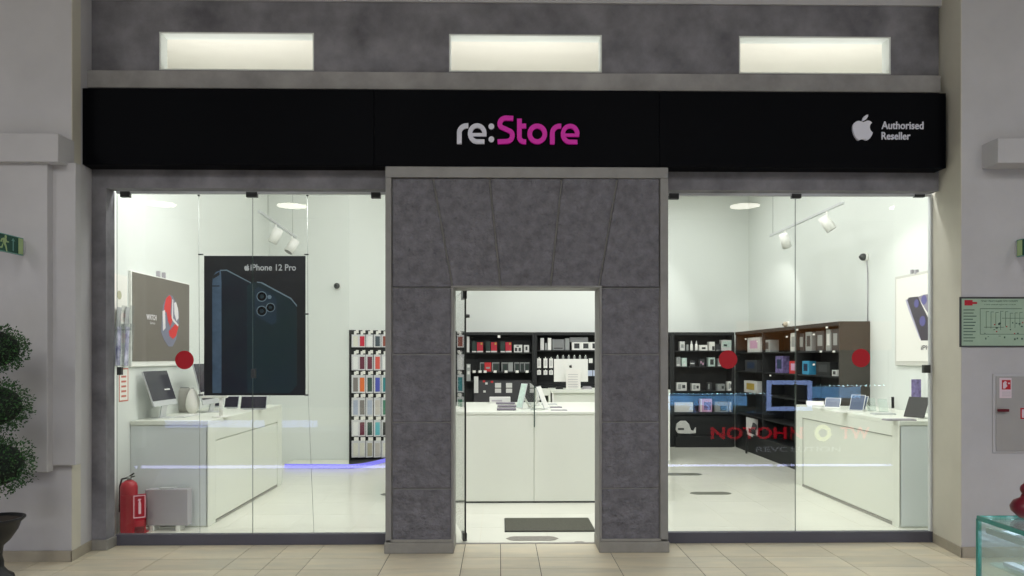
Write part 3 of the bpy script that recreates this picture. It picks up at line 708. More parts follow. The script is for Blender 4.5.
# ---- white board, leaflet pockets, paper notice left of it
t = thing('notice_board', 'narrow white board with a pale round seal just inside the left window edge', 'board', Vector((WL+.01, 6.72, 1.9)))
MB().box(WL+.001, WL+.014, 6.50, 6.93, 1.9, 2.35).build('board', paper, t, bevel=.002)
c = PX(119.3, 295, WL+.015); 
MB().cyl(c, c+XA*.001, .04, seg=24).build('seal', mat('pale_olive_print', (190, 188, 160), .6, noise=.1), t)
leafl = mat('violet_blue_leaflet', (78, 70, 150), .6, noise=.3, nscale=9, rgb2=(214, 212, 230))
t = thing('leaflet_holder', 'clear wall pockets holding crumpled grey and violet leaflets by the left window edge', 'leaflet holder', Vector((WL+.03, 6.75, 1.52)))
for (v0, v1, ty) in ((306, 330, 0), (324, 366, 1)):
    for u0, u1 in ((116, 123.5), (124.5, 131.5)):
        a = PX(u0, v1, WL+.03); b = PX(u1, v0, WL+.05)
        z1_ = b.z; z0_ = a.z
        mb = MB().obox((WL+.05, a.y, z0_), YA*(b.y-a.y), Vector((.03, 0, z1_-z0_)), Vector((.002, 0, 0))).box(WL+.002, WL+.052, a.y, b.y, z0_, z0_+.003)
        mb.build('pocket', glass('thin_clear_pocket', (.96, .97, .97), milky=.06), t)
        MB().obox((WL+.02, a.y+.01, z0_+.004), YA*(b.y-a.y-.02), Vector((.012, 0, (z1_-z0_)*.92)), Vector((.006, 0, 0))).build('leaflet', leafl if ty else mat('grey_leaflet', (176, 176, 178), .6, noise=.2, nscale=20), t)
pinkp = mat('red_line_print', (206, 120, 104), .7, noise=.2, nscale=40)
t = thing('paper_notice', 'paper notice with a red printed border below the leaflet holder', 'notice', Vector((WL+.003, 6.75, 1.35)))
a = PX(119, 402, WL+.003); b = PX(128.3, 368, WL+.003); zt, zb = b.z, a.z+.0
MB().box(WL+.001, WL+.003, a.y, b.y, zb, zt).build('sheet', paper, t)
mb = MB(); e = .012
for (a0, a1, b0, b1) in ((a.y, b.y, zb, zb+e), (a.y, b.y, zt-e, zt), (a.y, a.y+e, zb, zt), (b.y-e, b.y, zb, zt)): mb.box(WL+.003, WL+.0036, a0, a1, b0, b1)
for i in range(5): mb.box(WL+.003, WL+.0036, a.y+.04, b.y-.04, zb+.04+i*.045, zb+.058+i*.045)
mb.build('printed_border', pinkp, t)
# ================================================================== RIGHT WALL POSTER
Xq = WR-.03
a = PX(895, 277, Xq); z1_ = a.z; y1_ = a.y; z0_ = PX(895, 361, Xq).z; y0_ = 7.35
t = thing('wall_poster', 'white framed poster of two violet phones on the right shop wall', 'poster', Vector((Xq, (y0_+y1_)/2, z0_)))
MB().box(Xq, WR-.001, y0_, y1_, z0_-.05, z1_).build('frame', mat('offwhite_frame', (205, 204, 196), .5, noise=.02), t, bevel=.003)
MB().box(Xq-.003, Xq, y0_+.03, y1_-.03, z0_, z1_-.03).build('print', paper, t)
def rp(u, v, d=0): return PX(u, v, Xq-.0035-d)
dkv = mat('dark_violet_print', (66, 60, 72), .35, noise=.1)
flatx('phone_back', [[rp(*p) for p in ((907,300),(909,297.5),(918,296.5),(918,296.5),(930,322),(930,340.5),(921,340.5))]], dkv, t, s=-1)
flatx('phone_edge', [[rp(*p, .001) for p in ((905.5,300),(907,299.5),(921,340),(919.5,338),(909,311))]], mat('pale_violet_print', (176, 172, 196), .4, noise=.1), t, s=-1)
flatx('phone_side', [[rp(*p, .001) for p in ((918,296.8),(924,294.5),(932,294),(932,318),(926,310))]], mat('lilac_print', (142, 136, 150), .4, noise=.1), t, s=-1)
for (u, v, r) in ((916.5, 303.5, .045), (924, 300, .05), (922.5, 321, .055)):
    c = rp(u, v, .002); MB().cyl(c, c-XA*.001, r, seg=24).build('camera_lens', mat('violet_lens_print', (92, 88, 150), .3, noise=.1), t)
O = rp(921, 350, .001); e = rp(940, 346, .001)
text('poster_lettering', 'iPhone', O, -YA, ZA, -XA, O.y-e.y, .05, .001, dkv, t)
for u in (911, 915.5):
    c = PX(u, 271.5, Xq); MB().box(Xq-.004, WR-.002, c.y-.012, c.y+.012, c.z-.03, c.z+.02).build('hanging_clip', greyp, t)
# ================================================================== BACK SHELVING
yB = 13.1; SZ = 2.04
def shelving(name, lab, x0, x1, rows, loc=None, tags=()):
    t = thing(name, lab, 'shelving', Vector(((x0+x1)/2, yB+.18, 0)))
    MB().box(x0+.03, x1-.03, yB+.34, yB+.37, 0, SZ).build('back_panel', blackm, t)
    for a in (x0, x1-.04): MB().box(a, a+.04, yB, yB+.38, 0, SZ).build('upright', blackm, t, bevel=.002)
    MB().box(x0+.04, x1-.04, yB, yB+.34, SZ-.05, SZ).build('top_panel', blackm, t)
    MB().box(x0+.04, x1-.04, yB+.01, yB+.34, 0, .62).build('base_cabinet', blackm, t, bevel=.002)
    for v in rows:
        z = za(v, yB); MB().box(x0+.04, x1-.04, yB+.01, yB+.34, z-.02, z).build('shelf', blackm, t)
    return t
xd0, xd1, xd2, xd3, xd4 = -1.25, xa(534.5, yB), xa(612, yB), xa(672, yB), 4.17
sA = shelving('shelving_unit', 'black wall shelving seen left of centre through the doorway', xd0, xd1, (352.3, 371.5, 381))
sB = shelving('shelving_unit', 'black wall shelving behind the rear desk, right of centre in the doorway', xd1+.002, xd2, (350, 386))
sC = shelving('shelving_unit', 'black wall shelving hidden mostly behind the right doorway pillar', xd2+.002, xd3, (350, 367, 391))
sD = shelving('shelving_unit', 'black back wall shelving seen through the right window', xd3+.002, xd4, (350.5, 366.5, 391, 415))
def prodbox(u0, v0, u1, v1, m_, lab, name='product_box', cat='box', Y=yB+.05, dep=.12, group=None, deco=None, rest=None):
    a = P(u0, v1, Y); b = P(u1, v0, Y)
    z0 = za(rest, yB) if rest else a.z
    mb = MB().box(a.x, b.x, Y, Y+dep, z0, b.z, 0)
    w = b.x-a.x; h = b.z-z0
    if deco:
        for (f0, f1, g0, g1, k_) in deco: mb.box(a.x+w*f0, a.x+w*f1, Y-.0015, Y, z0+h*g0, z0+h*g1, k_)
    o = mb.build(name, m_, bevel=.0015); tag(o, lab, cat, group); return o
mk = lambda n, c, r=.55: mat(n, c, r, noise=.05, nscale=8)
gw = mk('grey_white_card', (212, 212, 208)); crim = mk('crimson_card', (176, 30, 52)); dgreen = mk('dark_green_card', (34, 52, 46)); char = mk('charcoal_card', (56, 58, 60))
bluec = mk('navy_card', (22, 44, 72)); yel = mk('mustard_card', (176, 150, 60)); sil = mk('silver_card', (150, 154, 152)); redc = mk('bright_red_card', (196, 44, 48)); pinkc = mk('pink_card', (206, 160, 190)); cyan = mk('cyan_card', (60, 150, 190))
dwin = [(.15, .85, .2, .8, 1)]
# left unit top row
for i, (u, pos) in enumerate(((472, 'left'), (486, 'middle'), (500.5, 'right'))):
    prodbox(u, 341.5, u+4.4, 352, [dgreen, gw], 'dark green box at the %s of the top shelf seen through the doorway' % pos, deco=[(0, 1, 0, .12, 1)], rest=352.3)
    prodbox(u+5, 342.2, u+11, 352, [crim, gw, yel], 'crimson box at the %s of the top shelf seen through the doorway' % pos, deco=[(0, 1, 0, .14, 1), (.6, .9, .75, .95, 2)], rest=352.3)
prodbox(514, 344.8, 522.2, 352, [gw, char], 'grey white box with dark windows on the top shelf, left of the small round one', deco=[(.1, .4, .15, .6, 1), (.55, .85, .15, .6, 1), (.3, .6, .75, .9, 1)], rest=352.3)
prodbox(524, 345, 529, 352, [gw, char], 'small grey white box at the right end of the top shelf in the doorway view', deco=[(.3, .7, .3, .8, 1)], rest=352.3)
prodbox(466.8, 336.5, 469.4, 350.5, [gw], 'narrow white price strip card at the left end of the top doorway shelf', 'price_card', 'card', dep=.01, rest=352.3)
# second row
row2 = [(480, 484.3, char, 'dark box'), (484.6, 491.2, redc, 'bright red box'), (492, 499.5, char, 'dark windowed box'), (501.5, 508, char, 'dark windowed box'), (508.3, 513, sil, 'silver box'), (514.4, 519.4, char, 'dark windowed box'), (520, 523.8, char, 'dark windowed box'), (524.3, 529.5, char, 'dark windowed box')]
ords = ['first', 'second', 'third', 'fourth', 'fifth', 'sixth', 'seventh', 'eighth']
for i, (u0, u1, m_, nm) in enumerate(row2):
    prodbox(u0, 362.5, u1, 371, [m_, sil, dgreen], '%s, %s from the left on the second doorway shelf' % (nm, ords[i]), deco=[(0, 1, .9, 1, 1), (0, .12, 0, .9, 1), (.3, .8, .2, .75, 2)] if m_ is char else [(.2, .8, .3, .5, 1)], rest=371.5)
mb = MB()
for u in (474, 480, 485, 495, 506, 517, 527):
    a = P(u-1.4, 372.8, yB-.004); b = P(u+1.6, 370.4, yB-.004); MB().box(a.x, b.x, yB+.004, yB+.0095, a.z, b.z).build('price_tag', paper, sA)
for (u, v) in ((499, 336.5),): 
    a = P(u-1.3, v+1.3, yB); b = P(u+1.3, v-1.3, yB); MB().box(a.x, b.x, yB-.004, yB, a.z, b.z).build('price_tag', paper, sA)
# cabinet panel behind the laptops with stickers
a = P(474, 401.5, yB-.01); b = P(530, 380.5, yB-.01)
MB().box(a.x, b.x, yB-.005, yB+.01, za(408, yB), b.z).build('drawer_front', mk('anthracite_front', (58, 57, 60)), sA, bevel=.002)
for i, (u, v) in enumerate(((498, 385.4), (509, 385.4))):
    a = P(u-3, v+2.3, yB-.006); b = P(u+3.1, v-2.4, yB-.006); MB().box(a.x, b.x, yB-.008, yB-.005, a.z, b.z).build('white_label', gw, sA)
    a = P(u-3, v+7.4, yB-.006); b = P(u+3.1, v+3.2, yB-.006); MB().box(a.x, b.x, yB-.008, yB-.005, a.z, b.z).build('white_label', gw, sA)
for (u, v, m_) in ((484, 381.3, redc), (492, 381.8, redc), (486.4, 383.5, gw), (484.5, 391.5, gw)):
    a = P(u-1.2, v+1, yB-.006); b = P(u+1.2, v-1, yB-.006); MB().box(a.x, b.x, yB-.008, yB-.005, a.z, b.z).build('small_label', m_, sA)
prodbox(474, 376.5, 478.3, 393, [gw], 'upright white card at the left of the lower doorway shelf', 'price_card', 'card', Y=yB-.03, dep=.01)
prodbox(489.5, 397.5, 510.5, 403.25, [gw, greyp], 'flat light grey box lying behind the laptops on the counter', Y=9.6, dep=.2, deco=[(.1, .6, .3, .6, 1)])
# items at the left in door view, on hooks
for i, v in enumerate((366, 372)):
    prodbox(466.5, v-2, 470.5, v+7 if i == 0 else v+9, [sil, gw], 'grey blister pack hanging at the left edge of the doorway view, %s' % ('upper' if i == 0 else 'lower'), 'blister_pack', 'package', Y=yB-.04-.02*i, dep=.03, deco=[(.2, .8, .6, .9, 1)])
# right unit in the door view
prodbox(540.5, 338, 544, 349.8, [gw], 'upright white box at the left of the top shelf behind the rear desk', rest=350)
prodbox(548, 338, 551.3, 349.8, [whitep], 'second upright white box on the top shelf behind the rear desk', rest=350)
prodbox(545, 343, 547.4, 349.8, [sil], 'small grey box between two upright white boxes', rest=350)
prodbox(552.5, 339.3, 564.5, 349.8, [mk('mid_grey_case', (128, 130, 130)), char, sil], 'wide grey case on the top shelf behind the rear desk', 'carry_case', 'case', deco=[(.1, .85, .12, .22, 1), (.0, .06, 0, 1, 2)], rest=350)
prodbox(565.2, 338.3, 569.5, 349.8, [sil], 'narrow grey case beside the white speaker boxes', 'carry_case', 'case', rest=350)
for i, u in enumerate((572, 581, 590.2)):
    prodbox(u, 342.2, u+8.8, 349.8, [whitep, char], 'white box printed with a black square, %s of the row behind the rear desk' % ('left', 'middle', 'right')[i], deco=[(.25, .85, .2, .85, 1)], rest=350)
prodbox(570, 337.2, 588, 341.8, [mk('mid_grey_case', 0), ], 'flat grey case lying on the white boxes', 'carry_case', 'case', Y=yB+.06, dep=.1, rest=342.0)
names2 = ('left', 'second', 'third')
for i, u in enumerate((537.2, 543.6, 549.2)):
    for j, (v0, v1) in enumerate(((358.5, 368), (370.3, 374.8))):
        prodbox(u, v0, u+3.8, v1, [whitep, gw], 'white blister pack on the hooks beside the rear computer, %s in the %s row' % (names2[i], ('upper', 'lower')[j]), 'blister_pack', 'package', Y=yB+.03, dep=.03, deco=[(.4, .6, 1, 1.15, 0), (.2, .8, .2, .8, 1)])
for i in range(6):
    u = 556.5+i*5.6
    prodbox(u, 356.2, u+2.2, 366, [sil, whitep], 'grey blister pack hanging behind the rear computer, %s from the left' % ords[i], 'blister_pack', 'package', Y=yB+.05, dep=.03, deco=[(.3, .7, 1, 1.12, 1)], group='packs on hooks behind the rear computer')
prodbox(589, 358.5, 592.6, 363, [whitep], 'white blister pack right of the rear computer', 'blister_pack', 'package', Y=yB+.03, dep=.03)
prodbox(588, 370.3, 592.5, 376, [mk('pale_blue_pack', (196, 206, 226))], 'pale blue pack low right of the rear computer', 'blister_pack', 'package', Y=yB+.03, dep=.03)
prodbox(593.2, 370.3, 596.5, 376, [mk('pale_blue_pack', 0)], 'second pale blue pack farthest right of the rear computer', 'blister_pack', 'package', Y=yB+.03, dep=.03)
# shelf through the right window
def RW(u0, v0, u1, v1, m_, lab, rest, **k_): return prodbox(u0, v0, u1, v1, m_, lab+', right window back shelving', rest=rest, **k_)
RW(680, 341.5, 684.8, 350.3, [gw, sil], 'white box with a pale picture, left on the top shelf', 350.5, deco=[(.2, .8, .3, .7, 1)])
RW(686.5, 344.5, 688.6, 350.3, [sil], 'tiny grey box on the top shelf', 350.5)
for i, u in enumerate((691.5, 696.4)):
    c = P(u, 350.3, yB+.08); z = za(350.5, yB); s_ = yB/740
    t = thing('white_bottle', '%s white pointed bottle on the top shelf in the right window' % ('left', 'right')[i], 'bottle', Vector((c.x, yB+.08, z)))
    MB().lathe((c.x, yB+.08, z), [(.001, 0), (.024, 0), (.026, .01), (.026, .09), (.02, .115), (.012, .125)], 16).build('body', whitep, t)
    MB().lathe((c.x, yB+.08, z), [(.013, .125), (.012, .15), (.005, .175), (.001, .178)], 12).build('nozzle', gw, t)
RW(699.4, 345, 707.6, 350.3, [whitep, char], 'low white box with a dark picture on the top shelf', 350.5, deco=[(.3, .75, .25, .6, 1)])
RW(709, 341.8, 714.8, 350.3, [whitep, char], 'white box with a dark lower corner on the top shelf', 350.5, deco=[(.55, .95, .05, .5, 1)])
RW(716, 344, 720.5, 350.3, [char, sil], 'dark box on the top shelf', 350.5, deco=[(.1, .9, 0, .12, 1)])
RW(721.4, 340, 732.8, 350.3, [gw, pgreen, char], 'wide white box with a picture on the top shelf', 350.5, deco=[(.08, .92, .3, .9, 1), (.2, .5, .4, .6, 2)])
RW(682, 358, 686.8, 366.3, [pgreen, gw], 'pale green box on the second shelf', 366.5, deco=[(.1, .7, .05, .3, 1)])
RW(676.5, 357, 680.5, 366.3, [sil, gw], 'grey box at the left end of the second shelf', 366.5, deco=[(.1, .9, .05, .25, 1)])
RW(690, 360.5, 695, 366.3, [char, gw], 'dark box with a white stripe on the second shelf', 366.5, deco=[(.1, .9, .4, .6, 1)])
RW(699.5, 359, 704.5, 366.3, [char, pinkc], 'dark box with pink speckles on the second shelf', 366.5, deco=[(.2, .4, .4, .7, 1), (.6, .8, .2, .5, 1)])
RW(708.5, 357.5, 715, 366.3, [pgreen, char], 'pale green windowed box on the second shelf', 366.5, deco=[(.25, .8, .2, .8, 1)])
RW(718, 358.5, 721, 366.3, [sil, gw], 'narrow silver box on the second shelf, left of the sticker', 366.5, deco=[(.1, .9, .05, .2, 1)])
RW(730, 358, 732.5, 366.3, [redc, gw], 'narrow red box on the second shelf, right of the sticker', 366.5, deco=[(.1, .9, .05, .2, 1)])
for i, (u0, u1, v0, m_, nm) in enumerate(((676.5, 686.8, 382.5, gw, 'pair of white boxes'), (692, 700, 383.5, gw, 'white box'), (707.5, 712, 382.5, char, 'dark narrow box'), (717.5, 725, 384, sil, 'grey box'), (727.8, 732.5, 381.5, whitep, 'tall white box'))):
    RW(u0, v0, u1, 390.8, [m_, sil, char], nm+' on the third shelf', 391, deco=[(.15, .45, .2, .8, 1), (.55, .85, .3, .7, 2)])
RW(674.5, 402.5, 693, 409.5, [gw, sil], 'long pale box on the fourth shelf', 415, deco=[(.05, .95, .1, .2, 1)])
RW(700.5, 399, 712, 409, [pinkc, purp, whitep], 'pink box with a violet screen on the fourth shelf', 415, deco=[(.3, .9, .3, .8, 1), (0, .1, 0, 1, 2)])
RW(715, 402, 728, 409.5, [sil, dgreen], 'grey green box on the fourth shelf', 415, deco=[(.4, .9, .3, .7, 1)])
RW(729.8, 402, 732.8, 410, [gw, sil], 'small pale box at the right end of the fourth shelf', 415, deco=[(.2, .8, .3, .8, 1)])
# lower: white headphones package and poster cards
c = P(683, 433, yB-.05)
t = thing('headphone_package', 'white rounded package low on the back shelving in the right window', 'package', Vector((c.x, yB-.05, .3)))
pts = [(676,430),(677,424),(681,421),(686,421),(689,424),(691,430),(694,431),(696,427.5),(696,433),(690,434),(682,433.5),(678,433)]
MB().prism([P(u, v, yB-.04) for u, v in pts], YA*.06).build('package_card', gw, t)
a = P(678, 430, yB-.043); b = P(684, 428, yB-.043); MB().box(a.x, b.x, yB-.044, yB-.04, a.z, b.z).build('dark_label', char, t)
MB().box(P(676, 433, yB).x+.02, P(696, 433, yB).x-.02, yB-.04, yB+.01, .2, P(683, 433.4, yB-.04).z).build('bracket', blackm, t)
MB().box(xd3+.05, xd4-.05, yB-.06, yB+.01, 0, .2).build('lower_ledge', blackm, sD)
# ---- side shelving along the right wall
Xs = 4.18
ss = thing('shelving_unit', 'long black shelving along the right wall beyond the right counter', 'shelving', Vector((4.37, 11, 0)))
ye = 9.04
MB().box(Xs, WR-.002, ye, ye+.03, 0, SZ).build('end_panel', darkpanel, ss, bevel=.002)
MB().box(WR-.04, WR-.004, ye+.03, yB-.01, 0, SZ).build('back_panel', blackm, ss)
MB().box(Xs, WR-.04, ye+.03, yB-.01, SZ-.05, SZ).build('top_panel', blackm, ss)
MB().box(Xs+.01, WR-.04, ye+.03, yB-.01, 0, .3).build('base_cabinet', blackm, ss)
for yy in (10.35, 11.7, 13.02): MB().box(Xs, WR-.04, yy, yy+.04, .3, SZ-.05).build('upright', blackm, ss)
for z in (1.68, 1.36, 1.0, .62): MB().box(Xs+.01, WR-.04, ye+.03, yB-.01, z-.02, z).build('shelf', blackm, ss)
for (u, v) in ((745.5, 339), (756.8, 341.5), (797, 329.8), (786.5, 336.8), (813.5, 334.5), (826.5, 327.5), (820.5, 351.5), (833.5, 351.5), (813.5, 364.5), (770, 375.5)):
    c = PX(u, v, Xs-.004); MB().box(Xs-.006, Xs, c.y-.04, c.y+.02, c.z-.012, c.z+.012).build('price_tag', paper, ss)
def sideitem(u0, v0, u1, v1, m_, lab, rest, name='product_box', cat='box', dep=.14, X=None):
    X = X or Xs+.04
    a = PX(u0, v0, X); b = PX(u1, v1, X); ya, yb2 = min(a.y, b.y), max(a.y, b.y); zt = (PX((u0+u1)/2, v0, X)).z
    z0 = rest if rest is not None else PX((u0+u1)/2, v1, X).z
    mb = MB().box(X, X+dep, ya, yb2, z0, zt, 0)
    if len(m_) > 1: mb.box(X-.0015, X, ya+(yb2-ya)*.2, yb2-(yb2-ya)*.2, z0+(zt-z0)*.25, z0+(zt-z0)*.8, 1)
    o = mb.build(name, m_, bevel=.0015); tag(o, lab+' on the right wall shelving', cat); return o
sideitem(747.5, 337.5, 760, 350, [gw, pinkc], 'white box with a pink picture', 1.68)
sideitem(762, 340, 770, 350, [sil, char], 'grey box beside the pink-pictured one', 1.68)
sideitem(790.5, 333, 795.5, 348.5, [gw, sil], 'tall white box at the glass joint', 1.68)
sideitem(798.5, 333.5, 804, 346, [char, sil], 'dark box with a grey label', 1.68)
sideitem(805.5, 332, 811.5, 345.5, [sil, char], 'grey box with a dark picture', 1.68)
sideitem(816, 331, 824, 345, [char, sil], 'wide dark box', 1.68)
sideitem(826, 329.5, 830.5, 344.5, [sil, gw], 'pale grey narrow box', 1.68)
sideitem(832, 329, 838.5, 344, [char, sil], 'dark box nearest the end panel', 1.68)
sideitem(789.2, 361, 797.8, 374.5, [redc, pinkc], 'red box', 1.36, dep=.1)
sideitem(802.3, 361, 808.8, 375, [cyan, bluec], 'cyan blue box', 1.36, dep=.1)
sideitem(775.5, 356, 783, 367, [purp, bluec], 'violet box', 1.36, dep=.1)
sideitem(745, 360, 757, 372, [char, bluec], 'dark box behind the sticker', 1.36, dep=.1)
sideitem(816, 362, 830, 374, [blackm, char], 'black box', 1.36, dep=.1)
sideitem(832, 370, 836.5, 376, [gw, char], 'small white box', 1.36, dep=.1)
sideitem(744, 381, 757, 391, [gw, yel], 'white box with a yellow picture', 1.0)
# slanted white photo card at low right
t = thing('photo_card', 'slanted white card with a dark round picture low on the right wall shelving', 'card', Vector((Xs-.01, 12.7, .6)))
pts = [(746.3, 417), (758, 419.5), (758, 439.5), (746.3, 434)]
pf = [P(u, v, 12.2) for u, v in pts]
MB().prism(pf, YA*.008).build('card', gw, t)
MB().cyl(P(752.3, 427, 12.198), P(752.3, 427, 12.196), .075, seg=24).build('round_picture', char, t)
MB().prism([P(748.5, 428, 12.197), P(755.5, 430, 12.197), P(755.8, 435.5, 12.197), P(748.5, 432.5, 12.197)], -YA*.001).build('lower_picture', char, t)
q0 = pf[3]; MB().box(pf[3].x, pf[3].x+.02, 12.2, 12.25, .0, pf[3].z+.06).build('post', blackm, t)
# ================================================================== PHONE-CASE RACK (left)
A = P(349, HZ, 11.2); B = P(408, HZ, 11.56); A.z = 0; B.z = 0
rdir = (B-A).normalized(); rn = Vector((rdir.y, -rdir.x, 0))     # towards the camera
if rn.y > 0: rn = -rn
def RP(u, v, off=0):
    d = ray(u, v); A2 = A+rn*off; den = d.x*rn.x+d.y*rn.y
    tt = (A2.x*rn.x+A2.y*rn.y)/den
    return Vector((d.x*tt, d.y*tt, CAMZ+d.z*tt))
zt = RP(349, 330, .0).z; L_ = (B-A).length
rk = thing('accessory_rack', 'black wall rack hung with phone cases beside the left doorway pillar', 'rack', A+rdir*L_/2)
MB().obox(A+ZA*.0, rdir*L_, -rn*.04, ZA*zt).build('back_panel', blackm, rk)
MB().obox(A+rn*.02-rn*.02, rdir*.03, rn*.03, ZA*zt).build('side_rail', blackm, rk)
# curved plinth with a violet light edge running on along the white wall
led = mat('violet_blue_light_strip', (112, 108, 205), .4, emit=.9)
path = [Vector((-3.1, 10.72, 0)), P(349, HZ, 10.66)]
for i in range(1, 13):
    f = i/12; u_ = 349+f*46; path.append(P(u_, HZ, 10.66+.95*f**1.7))
for p_ in path: p_.z = 0
pe = MB(); k_ = len(path)-1
back = [Vector((-3.1, 11.19, 0)), A-YA*.012]+[A-YA*.012+(B-A)*(i/12) for i in range(1, 13)]
for i in range(k_):
    pe.prism([path[i], path[i+1], back[i+1], back[i]], ZA*.05, 0 if i else 1)
pe = pe.build('trim_11', [blackm, counterw])
struct(pe, 'low curved plinth below the accessory rack')
mb = MB()
for p_, p2 in zip(path[:-1], path[1:]):
    d_ = (p2-p_).normalized(); n_ = Vector((d_.y, -d_.x, 0)); mb.prism([p_+ZA*.003+n_*.001, p2+ZA*.003+n_*.001, p2+ZA*.06+n_*.001, p_+ZA*.06+n_*.001], n_*.012)
struct(mb.build('trim_12', led), 'violet light strip along the plinth edge')
cc = dict(cream=(222,220,206), red=(196,24,54), white=(232,232,230), slate=(66,80,88), brown=(140,72,56), maroon=(104,36,58), coral=(216,86,74), grey=(128,122,118), orange=(224,110,48), dgreen=(48,76,66), blue=(74,84,176), teal=(44,128,134), clear=(170,178,196), beige=(196,190,182), tealb=(96,180,190), green=(70,128,104), tan=(178,172,150), black=(38,38,36))
caseM = {k_: mat('case_'+k_, v_, .45, noise=.03) for k_, v_ in cc.items()}
cols = [355, 361.6, 369.2, 377, 384.6]
rowsv = [(334.5, 347.3), (354.5, 370.3), (375, 393), (397.5, 416), (419.8, 436.3), (440.5, 457.3)]
grid = [['cream','red','white','slate','brown'], ['white','maroon','maroon','coral','white'], ['grey','orange','dgreen','blue','teal'], ['clear','grey','clear','beige','green'], ['white','maroon','dgreen','tealb','black'], ['cream','cream','tan','beige','cream']]
rown = ['top', 'second', 'third', 'fourth', 'fifth', 'bottom']; coln = ['leftmost', 'second from the left', 'in the middle', 'second from the right', 'rightmost']
cword = dict(dgreen='dark green', clear='clear', tealb='pale teal', tan='tan')
blister = mat('pale_blister_card', (214, 214, 216), .4, noise=.04, nscale=30)
packw = 7.3; 
for r, (v0, v1) in enumerate(rowsv):
    hk = MB()
    for c_, u in enumerate(cols):
        base_ = RP(u, v1, .06); top_ = RP(u, v0, .06)
        w = packw*base_.y/740*.96; h = top_.z-base_.z
        o0 = base_-rdir*w/2
        k_ = grid[r][c_]
        t = thing('phone_case_package', '%s phone case pack, %s in the %s rack row' % (cword.get(k_, k_), coln[c_], rown[r]), 'phone case', Vector((base_.x, base_.y, base_.z)), 'phone case packs on the accessory rack')
        pk = MB().obox(o0, rdir*w, rn*.022, ZA*h).build('pack', blister, t, bevel=.003)
        MB().obox(o0+rdir*w*.2+rn*.022+ZA*h*.08, rdir*w*.66, rn*.004, ZA*h*.78).build('case', caseM[k_], t, bevel=.002)
        MB().obox(o0+rdir*w*.36+ZA*h, rdir*w*.34, rn*.006, ZA*.05).build('hang_tab', whitep, pk)
        p_ = RP(u, v0, 0)+ZA*.045
        MB().tube([p_-rn*.0, p_+rn*.14, p_+rn*.15+ZA*.012], .004, 6).build('hook', steel, rk)
        pt = p_+rn*.152
        MB().obox(pt-rdir*.022-ZA*.03, rdir*.044, rn*.002, ZA*.05).build('price_tag', paper, rk)
# ================================================================== FIRE EXTINGUISHER + STAND
ye_ = 6.68
c = Vector((xa(129, 6.75), 6.75, 0))
t = thing('extinguisher_stand', 'red floor stand with a white extinguisher pictogram panel inside the left window', 'stand', Vector((c.x, ye_, 0)))
a = P(121, 535, ye_-.02); b = P(133.5, 495, ye_-.02)
MB().box(a.x, b.x, ye_-.03, ye_-.022, .0, za(494.5, ye_-.02)).build('front_panel', red, t, bevel=.002)
MB().box(a.x, a.x+.008, ye_-.022, ye_+.17, 0, za(494.5, ye_)).build('side_panel', red, t)
MB().box(a.x, P(140, 535, ye_).x, ye_-.022, ye_+.17, 0, .012).build('base_plate', red, t)
o1 = Vector((b.x, ye_-.03, 0)); o2 = P(146, 491, ye_+.02); o2 = Vector((o2.x, ye_+.02, 0)); dirp = o2-o1; npn = Vector((dirp.y, -dirp.x, 0)).normalized()
zt1 = za(493, ye_); zbm = za(517.5, ye_)
spn = MB().obox(o1+ZA*zbm, dirp, -npn*.006, ZA*(zt1-zbm)).build('sign_panel', red, t)
MB().obox(o1, dirp*.12, -npn*.006, ZA*zbm).obox(o1+dirp*.88, dirp*.12, -npn*.006, ZA*zbm).obox(o1+ZA*(zbm-.07), dirp, -npn*.006, ZA*.07).build('lower_frame', red, t)
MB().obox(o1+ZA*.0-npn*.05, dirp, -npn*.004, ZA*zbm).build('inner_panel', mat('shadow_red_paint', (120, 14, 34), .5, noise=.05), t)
mb = MB(); hh = zt1-zbm; fr2 = lambda f, g_: o1+dirp*f+ZA*(zbm+hh*g_)+npn*.0008
def strip(f0, f1, g0, g1): mb.prism([fr2(f0, g0), fr2(f1, g0), fr2(f1, g1), fr2(f0, g1)], npn*.0006)
strip(.04, .96, .04, .08); strip(.04, .96, .92, .96); strip(.04, .1, .04, .96); strip(.9, .96, .04, .96)
mb.prism([fr2(*p) for p in ((.42, .2), (.62, .2), (.62, .62), (.57, .7), (.57, .76), (.64, .8), (.44, .82), (.36, .74), (.46, .74), (.42, .64))], npn*.0006)
mb.build('pictogram', mat('pale_pink_print', (236, 196, 206), .5, noise=.02), spn)
t = thing('fire_extinguisher', 'red fire extinguisher standing in the red floor stand inside the left window', 'fire extinguisher', c)
zt1 = za(479, 6.75); r_ = .072
MB().lathe(c, [(.001, .012), (r_*.9, .012), (r_, .03), (r_, zt1-.06), (r_*.85, zt1-.025), (r_*.45, zt1-.004), (.022, zt1)], 28).build('cylinder', red, t)
vl = MB().cyl(c+ZA*zt1, c+ZA*(zt1+.035), .018).build('valve', steel, t)
MB().tube([c+ZA*(zt1+.03), c+Vector((.045, 0, zt1+.06))], .007).tube([c+ZA*(zt1+.02), c+Vector((.05, 0, zt1+.035))], .006).build('lever', black, vl)
MB().tube([c+Vector((-.01, 0, zt1+.02)), c+Vector((-.06, -.01, zt1+.01)), c+Vector((-.078, -.01, zt1-.06)), c+Vector((-.08, -.01, .2))], .008).build('hose', black, t)
